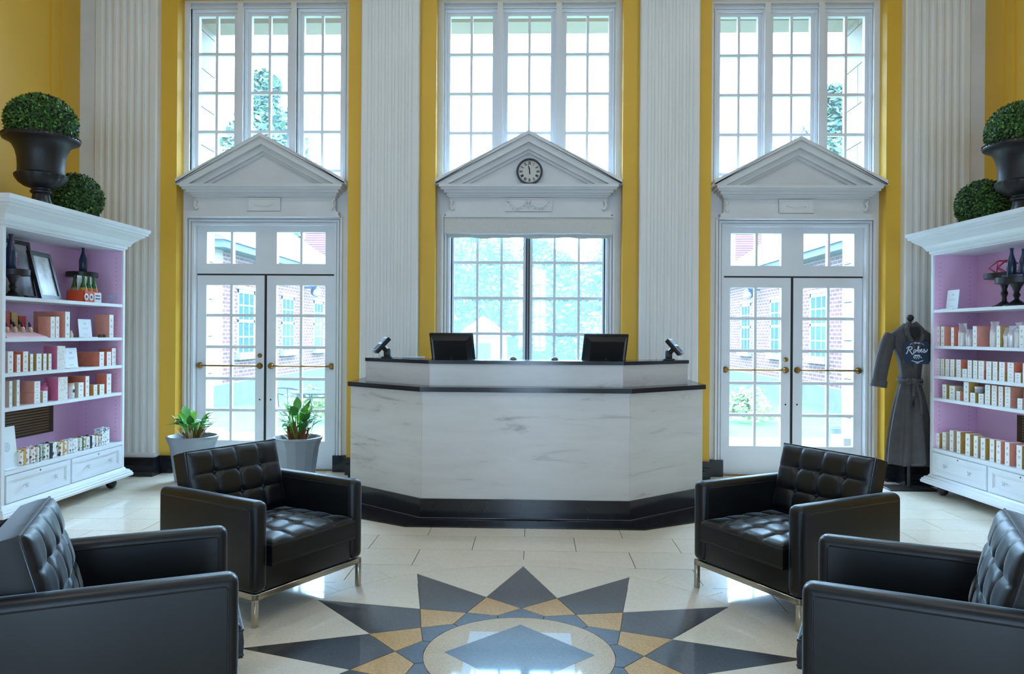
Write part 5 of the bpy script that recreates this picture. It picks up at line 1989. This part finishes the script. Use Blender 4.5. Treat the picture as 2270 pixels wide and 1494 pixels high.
# brush-script word "Robes" as strokes (units: patch millimetres / 1000)
zb_ = 1.262
W_ = [bez([(-.098, zb_ - .012), (-.088, zb_ - .008), (-.075, zb_ + .030), (-.068, zb_ + .044)]),
      bez([(-.092, zb_ + .034), (-.07, zb_ + .05), (-.045, zb_ + .046), (-.048, zb_ + .028), (-.070, zb_ + .018)]),
      bez([(-.066, zb_ + .018), (-.052, zb_ + .0), (-.040, zb_ - .018), (-.03, zb_ - .012), (-.026, zb_ + .002)]),
      bez([(-.012, zb_ + .022), (-.026, zb_ + .018), (-.026, zb_ + .002), (-.012, zb_ + .002), (-.006, zb_ + .016), (-.014, zb_ + .022)]),
      bez([(-.006, zb_ + .014), (.006, zb_ + .018), (.018, zb_ + .048), (.012, zb_ + .052), (.008, zb_ + .02), (.014, zb_ + .002), (.026, zb_ + .006), (.024, zb_ + .022), (.014, zb_ + .018)]),
      bez([(.026, zb_ + .014), (.042, zb_ + .018), (.046, zb_ + .026), (.038, zb_ + .026), (.034, zb_ + .010), (.044, zb_ + .002), (.056, zb_ + .010)]),
      bez([(.056, zb_ + .010), (.068, zb_ + .030), (.066, zb_ + .022), (.076, zb_ + .010), (.066, zb_ + .000), (.056, zb_ + .004)]),
      bez([(.066, zb_ + .000), (.084, zb_ + .006), (.096, zb_ + .028)])]
strokes('script_lettering', W_, 0.0042)
strokes('arched_lettering', [[(-.062 + .0124 * i, 1.33 + .012 * math.sin(PI * i / 10) + (.006 if i % 2 else -.001)) for i in range(11)],
                             [(-.03, 1.345), (-.012, 1.353), (.006, 1.345), (.024, 1.352)]], 0.0024)
strokes('crest', [[(-.03, 1.225), (-.022, 1.205), (-.014, 1.226), (-.004, 1.202), (.006, 1.226), (.016, 1.203), (.026, 1.224), (.044, 1.212)],
                  [(-.026, 1.230), (.03, 1.230)], [(-.022, 1.236), (.026, 1.236)]], 0.0036)
strokes('lower_banner', [[(-.046, 1.186), (-.02, 1.178), (.006, 1.174), (.03, 1.178), (.056, 1.188)], [(-.012, 1.168), (.006, 1.162), (.022, 1.168)]], 0.0034)

# ------------------------------------------------------------------ outdoors
M_pave = mat('pale_paving', (170, 168, 164), 0.85, var=0.04, scale=2)
M_grass = mat('lawn_green', (66, 98, 34), 0.95, var=0.22, scale=1.2, bump=0.4, bscale=30)
M_stone = mat('limestone_blocks', (148, 140, 132), 0.85, var=0.05, scale=2)
M_found = mat('grey_foundation_stone', (92, 96, 102), 0.9, var=0.12, scale=3)
g = MB().box(-60, 60, 10.6, 120, -0.3, -0.04).build('garden_ground', M_grass)
tag(g, 'sunlit green lawn outside the windows', 'lawn', kind='structure')
g = MB().box(-14, 14, 7.78, 10.6, -0.3, -0.02).build('portico_paving', M_pave)
tag(g, 'pale stone paving outside the double doors', 'paving', kind='structure')
g = MB().box(-40, 40, 28.5, 33, -0.28, -0.035).build('garden_drive', M_pave)
tag(g, 'pale drive crossing behind the lawn', 'drive', kind='structure')
# portico: stone side piers of blocks, lintel and soffit
po = empty('wall_portico', (0, 8.9, 0), 'pale limestone portico outside the windows', 'portico', None, 'structure')
for s, xa in ((-1, -3.865), (1, 3.735)):
    z = 0.0
    k = 0
    while z < 5.05:
        h = 0.45
        cuts = [7.79, 8.15, 8.7, 9.1] if k % 2 else [7.79, 8.45, 9.1]
        for i in range(len(cuts) - 1):
            x2 = xa + s * 0.55
            MB().box(min(xa, x2), max(xa, x2), cuts[i] + 0.006, cuts[i + 1] - 0.006, z + 0.006, min(5.05, z + h) - 0.006).build('stone_block', M_stone, po)
        z += h
        k += 1
    MB().box(min(xa + s * 0.02, xa + s * .5), max(xa + s * 0.02, xa + s * .5), 7.79, 9.08, 0, 5.05).build('pier_core', M_found, po)
    MB().box(min(xa - s * 0.09, xa + s * .5), max(xa - s * 0.09, xa + s * .5), 8.8, 9.2, 0, 0.22).build('pier_plinth', M_stone, po)
MB().box(-4.8, 4.7, 8.75, 9.1, 5.04, 5.7).build('lintel', M_stone, po)
MB().box(-4.8, 4.7, 7.79, 8.75, 5.3, 5.5).build('soffit', mat('cream_soffit', (190, 156, 130), 0.85), po)
for k in range(11):
    x = -4.6 + k * 0.92
    MB().box(x - 0.05, x + 0.05, 7.9, 8.75, 5.22, 5.30).build('soffit_beam', MATS['cream_soffit'], po)

M_brick = brickmat('red_brick', (116, 62, 64), (94, 46, 50), (138, 124, 124), (1, 2), 0.23, 0.078)
M_slate = brickmat('pale_slate', (112, 114, 120), (100, 102, 108), (76, 80, 88), (1, 2), 0.3, 0.16, 0.01)
M_wtrim = mat('white_window_trim', (168, 166, 164), 0.6)
M_wglass = mat('blue_window_glass', (60, 90, 108), 0.15, var=0.1)


def wing(s, xw, label):
    root = empty('brick_wing', (s * xw, 14, 0), label, 'building', 'brick wings beside the lawn')
    X = lambda a: s * (xw + a)

    def bx(b, a0, a1, y0, y1, z0, z1):
        b.box(min(X(a0), X(a1)), max(X(a0), X(a1)), y0, y1, z0, z1)
        return b
    Y0, Y1 = 14.1, 24.5
    bx(MB(), 0, 6.0, Y0, Y1, 0.35, 3.05).build('brick_wall', M_brick, root)
    bx(MB(), -0.05, 6.05, Y0 - 0.05, Y1, -0.1, 0.38).build('foundation', M_found, root)
    bx(MB(), -0.04, 0.5, Y0 - 0.06, Y0 + 0.35, 0.3, 3.05).build('corner_pier', M_stone, root)
    bx(MB(), -0.30, 6.3, Y0 - 0.2, Y1 + 0.2, 3.0, 3.16).build('eaves', mat('blue_grey_gutter', (70, 86, 104), 0.6), root)
    r = MB()
    e = -0.34
    r.add([(X(e), Y0 - 0.3, 3.14), (X(e), Y1 + 0.3, 3.14), (X(3.4), Y1 - 3.2, 6.0), (X(3.4), Y0 - 0.3, 6.0), (X(7.1), Y0 - 0.3, 3.14), (X(7.1), Y1 + 0.3, 3.14)],
          [(0, 1, 2, 3), (3, 2, 5, 4), (1, 5, 2), (0, 3, 4), (0, 4, 5, 1)])
    rf = r.build('slate_roof', M_slate, root)
    c = MB()
    c.box(min(X(1.0), X(1.9)), max(X(1.0), X(1.9)), 26.0, 27.2, 0, 6.6)
    ch = c.build('chimney', M_brick, root)
    bx(MB(), 0.95, 1.95, 25.95, 27.25, 6.6, 6.75).build('chimney_cap', M_stone, ch)
    for i, yc in enumerate((15.75, 18.45, 21.1)):
        w = MB()
        hw, za, zb = 0.48, 0.98, 2.30
        # deep white reveal and frame
        bx(w, -0.012, 0.10, yc - hw, yc - hw + 0.07, za, zb)
        bx(w, -0.012, 0.10, yc + hw - 0.07, yc + hw, za, zb)
        bx(w, -0.012, 0.10, yc - hw, yc + hw, zb - 0.08, zb)
        bx(w, -0.012, 0.10, yc - hw, yc + hw, (za + zb) / 2 - 0.03, (za + zb) / 2 + 0.03)
        for k in (1, 2):
            yy = yc - hw + 2 * hw * k / 3
            bx(w, -0.008, 0.02, yy - 0.018, yy + 0.018, za, zb)
        for zz in (za + (zb - za) * .25, za + (zb - za) * .75):
            bx(w, -0.008, 0.02, yc - hw, yc + hw, zz - 0.014, zz + 0.014)
        wn = w.build('window', M_wtrim, root)
        bx(MB(), -0.004, 0.01, yc - hw + 0.07, yc + hw - 0.07, za, zb - 0.08).build('pane', M_wglass, wn)
        bx(MB(), -0.10, 0.05, yc - hw - 0.08, yc + hw + 0.08, za - 0.14, za).build('sill', M_stone, wn)
        bx(MB(), -0.035, 0.05, yc - hw - 0.05, yc + hw + 0.05, zb, zb + 0.07).build('lintel', M_wtrim, wn)
    return root


wing(-1, 6.05, 'brick wing with slate roof seen through the left doors')
wing(1, 5.95, 'brick wing with slate roof seen through the right doors')
for s, xw, nm in ((-1, 6.05, 'left'), (1, 5.95, 'right')):
    fl_ = empty('flood_light', (s * xw, 19.8, 2.55), 'round dark wall lamp fixed to the %s brick wing' % nm, 'lamp', 'wall lamps outside')
    MB().tube([(s * xw, 19.8, 2.6), (s * (xw - 0.25), 19.8, 2.62)], 0.03, 8).build('bracket', MATS['blue_grey_gutter'], fl_)
    MB().ball((s * (xw - 0.3), 19.8, 2.5), 0.14, 14).build('lamp_head', M_blub, fl_)
    MB().ball((s * (xw - 0.34), 19.74, 2.46), 0.11, 12).build('lens', M_wtrim, fl_)

# trees
M_tl = [mat('tree_leaf_blue_green', (52, 82, 76), 0.7, var=0.25, scale=0.6), mat('tree_leaf_green', (72, 102, 74), 0.7, var=0.2, scale=0.6), mat('tree_leaf_pale', (100, 126, 100), 0.7, var=0.2, scale=0.6)]
M_bush = [mat('bush_yellow_green', (140, 150, 76), 0.7, var=0.15, scale=1), mat('bush_pale_green', (116, 140, 70), 0.7, var=0.15, scale=1), mat('bush_mid_green', (92, 122, 58), 0.7, var=0.15, scale=1)]
M_bark = mat('tree_bark', (120, 112, 110), 0.9, var=0.2, scale=3)


def tree(x, y, h, r, label, seed, ms=M_tl, n=1500, ls=0.5, low=0.12, name='tree', trunk=True, group='trees beyond the lawn'):
    rnd = random.Random(seed)
    root = empty(name, (x, y, -0.05), label, 'tree' if trunk else 'bush', group)
    blobs = []
    nb = 9
    for k in range(nb):
        f = k / (nb - 1)
        zc = h * (low + (0.95 - low) * f)
        rr = r * (0.55 + 0.45 * math.sin(PI * min(1, f + 0.12)))
        a = k * 2.4
        off_ = r * 0.45 * (1 - f)
        blobs.append((x + off_ * math.cos(a), y + off_ * math.sin(a), zc, rr * (0.75 if f < 0.8 else 0.5)))
    if trunk:
        t = MB()
        t.tube([(x, y, -0.05), (x + 0.1, y, h * 0.4), (x, y, h * 0.8)], [0.035 * h * 0.5, 0.025 * h * 0.5, 0.05], 8)
        for k in (2, 4, 5):
            t.tube([(x, y, h * 0.3), blobs[k][:3]], [0.08, 0.03], 6)
        t.build('trunk', M_bark, root)
    mb = MB()
    for i in range(n):
        b = blobs[rnd.randrange(nb)]
        d = Vector((rnd.gauss(0, 1), rnd.gauss(0, 1), rnd.gauss(0, 1))).normalized()
        p = Vector(b[:3]) + d * b[3] * (0.55 + 0.5 * rnd.random())
        if p.z < 0.02:
            continue
        u_ = Vector((rnd.gauss(0, 1), rnd.gauss(0, 1), rnd.gauss(0, .6))).normalized()
        w_ = u_.orthogonal().normalized()
        s = ls * rnd.uniform(0.5, 1.2)
        mb.add([p - u_ * s * .5, p - w_ * s * .32, p + u_ * s * .5, p + w_ * s * .32], [(0, 1, 2, 3)], rnd.choice((0, 0, 1, 1, 2)))
    o = mb.build('foliage', ms, root, fix=False)
    o['kind'] = 'stuff'
    return root


TR = [(-11.3, 31, 12.2, 2.6, 'tall blue-green tree rising behind the left brick wing'), (12.2, 31, 11.6, 2.4, 'tall blue-green tree rising behind the right brick wing'),
      (-14.8, 33, 9.5, 2.4, 'rounded tree at the outer edge behind the left brick wing'), (15.6, 33, 9.8, 2.4, 'rounded tree at the outer edge behind the right brick wing'),
      (-5.3, 39.5, 7.9, 3.0, 'leafy tree behind the left monitor, beyond the drive'), (-2.0, 41, 6.0, 2.9, 'leafy tree left of the middle window mullion'),
      (1.2, 37, 5.0, 2.8, 'leafy tree right of the middle window mullion'), (4.2, 36, 5.9, 2.9, 'leafy tree behind the right monitor, beyond the drive'),
      (-8.4, 38, 7.0, 3.0, 'leafy tree between the left wing and the middle trees'), (7.6, 38, 6.6, 3.0, 'leafy tree between the right wing and the middle trees'),
      (-3.2, 44, 9.2, 3.8, 'hazy taller tree behind the left middle trees'), (5.8, 46, 8.2, 3.8, 'hazy taller tree behind the right middle trees'),
      (0.4, 46, 6.8, 3.6, 'hazy tree far back at the middle of the window')]
for i, (x, y, h, r, lab) in enumerate(TR):
    tree(x, y, h, r, lab, 40 + i, n=8200 if y < 40 else 6000, ls=0.34, low=0.10 if abs(x) < 9 else 0.35)
tree(2.15, 26, 2.1, 0.75, 'pale yellow-green young bush near the right monitor, outside', 90, M_bush, 900, 0.22, 0.15, 'garden_bush', False, 'garden shrubs')
for i, (x, y, h, r, t) in enumerate(((-3.6, 12.1, 0.42, 0.45, 'low green shrub on the lawn outside the left doors'), (2.55, 11.5, 0.5, 0.5, 'low green shrub by the paving outside the right doors'), (3.6, 12.6, 0.36, 0.5, 'low green shrub with brown flowers near the right brick wall'),
                                     (3.0, 14.5, 0.7, 0.4, 'small shrub farther out on the right lawn'))):
    tree(x, y, h, r, t, 95 + i, M_bush, 700, 0.11, 0.1, 'garden_bush', False, 'garden shrubs')
# small white outbuilding beyond the drive
sh = empty('garden_shed', (-2.2, 34, 0), 'small white gabled outbuilding beyond the drive', 'building')
MB().box(-3.3, -1.2, 33.6, 35.5, -0.05, 1.35).build('shed_wall', M_wtrim, sh)
MB().prism([(-3.5, 1.3), (-2.25, 2.2), (-1.0, 1.3)], 'y', 33.4, 35.7).build('shed_roof', mat('pale_shed_roof', (190, 198, 208), 0.8), sh)
MB().box(-2.6, -1.9, 33.57, 33.6, -0.05, 1.0).build('shed_door', M_wglass, sh)

# wrought-iron patio set
M_iron = mat('blue_black_iron', (24, 28, 38), 0.5)
px_, py_ = -2.62, 9.35
tb = empty('patio_table', (px_, py_, -0.02), 'dark wrought-iron patio table outside the left doors', 'table')
b = MB()
for r_, z in ((0.36, 0.66), (0.30, 0.66), (0.36, 0.62)):
    b.tube([(px_ + r_ * math.cos(a), py_ + r_ * math.sin(a), z) for a in [2 * PI * k / 32 for k in range(32)]], 0.009, 6, closed=True)
for k in range(9):
    y = -0.28 + 0.07 * k
    hx = math.sqrt(max(0, 0.36 ** 2 - y * y))
    b.tube([(px_ - hx, py_ + y, 0.66), (px_ + hx, py_ + y, 0.66)], 0.005, 5)
b.build('table_top', M_iron, tb)
for k in range(4):
    a = PI / 4 + PI / 2 * k
    MB().tube([(px_ + 0.3 * math.cos(a), py_ + 0.3 * math.sin(a), 0.65), (px_ + 0.14 * math.cos(a), py_ + 0.14 * math.sin(a), 0.3), (px_ + 0.32 * math.cos(a), py_ + 0.32 * math.sin(a), -0.02)], 0.011, 6).build('leg', M_iron, tb)


def patio_chair(x, y, rot, label):
    root = empty('patio_chair', (0, 0, 0), label, 'chair', 'wrought-iron patio chairs')
    b = MB()
    b.tube([(0.2 * math.cos(a), 0.2 * math.sin(a), 0.43) for a in [2 * PI * k / 24 for k in range(24)]], 0.010, 6, closed=True)
    for k in range(6):
        yy = -0.15 + 0.06 * k
        hx = math.sqrt(0.04 - yy * yy)
        b.tube([(-hx, yy, 0.43), (hx, yy, 0.43)], 0.005, 5)
    b.build('seat', M_iron, root)
    b = MB()
    b.tube([(0.23 * math.cos(a), 0.23 * math.sin(a), 0.64 + 0.05 * math.sin(a)) for a in [-0.25 + (PI + 0.5) * k / 16 for k in range(17)]], 0.011, 6)
    for a in (0.3, 0.9, 1.57, 2.2, 2.8):
        b.tube([(0.2 * math.cos(a), 0.2 * math.sin(a), 0.43), (0.23 * math.cos(a), 0.23 * math.sin(a), 0.64 + 0.05 * math.sin(a))], 0.007, 5)
    b.build('backrest', M_iron, root)
    for a in (0.6, 2.54, -0.6, -2.54):
        MB().tube([(0.19 * math.cos(a), 0.19 * math.sin(a), 0.43), (0.24 * math.cos(a), 0.24 * math.sin(a), 0)], 0.010, 6).build('leg', M_iron, root)
    root.location = (x, y, -0.02)
    root.rotation_euler = (0, 0, rot)


patio_chair(-3.12, 9.75, 1.2, 'dark wrought-iron chair left of the patio table, outside')
patio_chair(-2.25, 9.8, -0.7, 'dark wrought-iron chair right of the patio table, outside')
bn = empty('waste_bin', (3.88, 9.6, -0.02), 'small grey bin beside the stone pier outside the right doors', 'bin')
MB().lathe([(0.09, 0.0), (0.11, 0.26), (0.12, 0.27), (0.11, 0.272), (0.1, 0.25), (0.001, 0.02)], 20, (3.88, 9.6, -0.02)).build('bin_body', mat('grey_bin', (104, 116, 128), 0.5), bn)
MB().tube([(3.79, 9.6, 0.24), (3.83, 9.6, 0.36), (3.93, 9.6, 0.36), (3.97, 9.6, 0.24)], 0.006, 6).build('bin_handle', MATS['grey_bin'], bn)
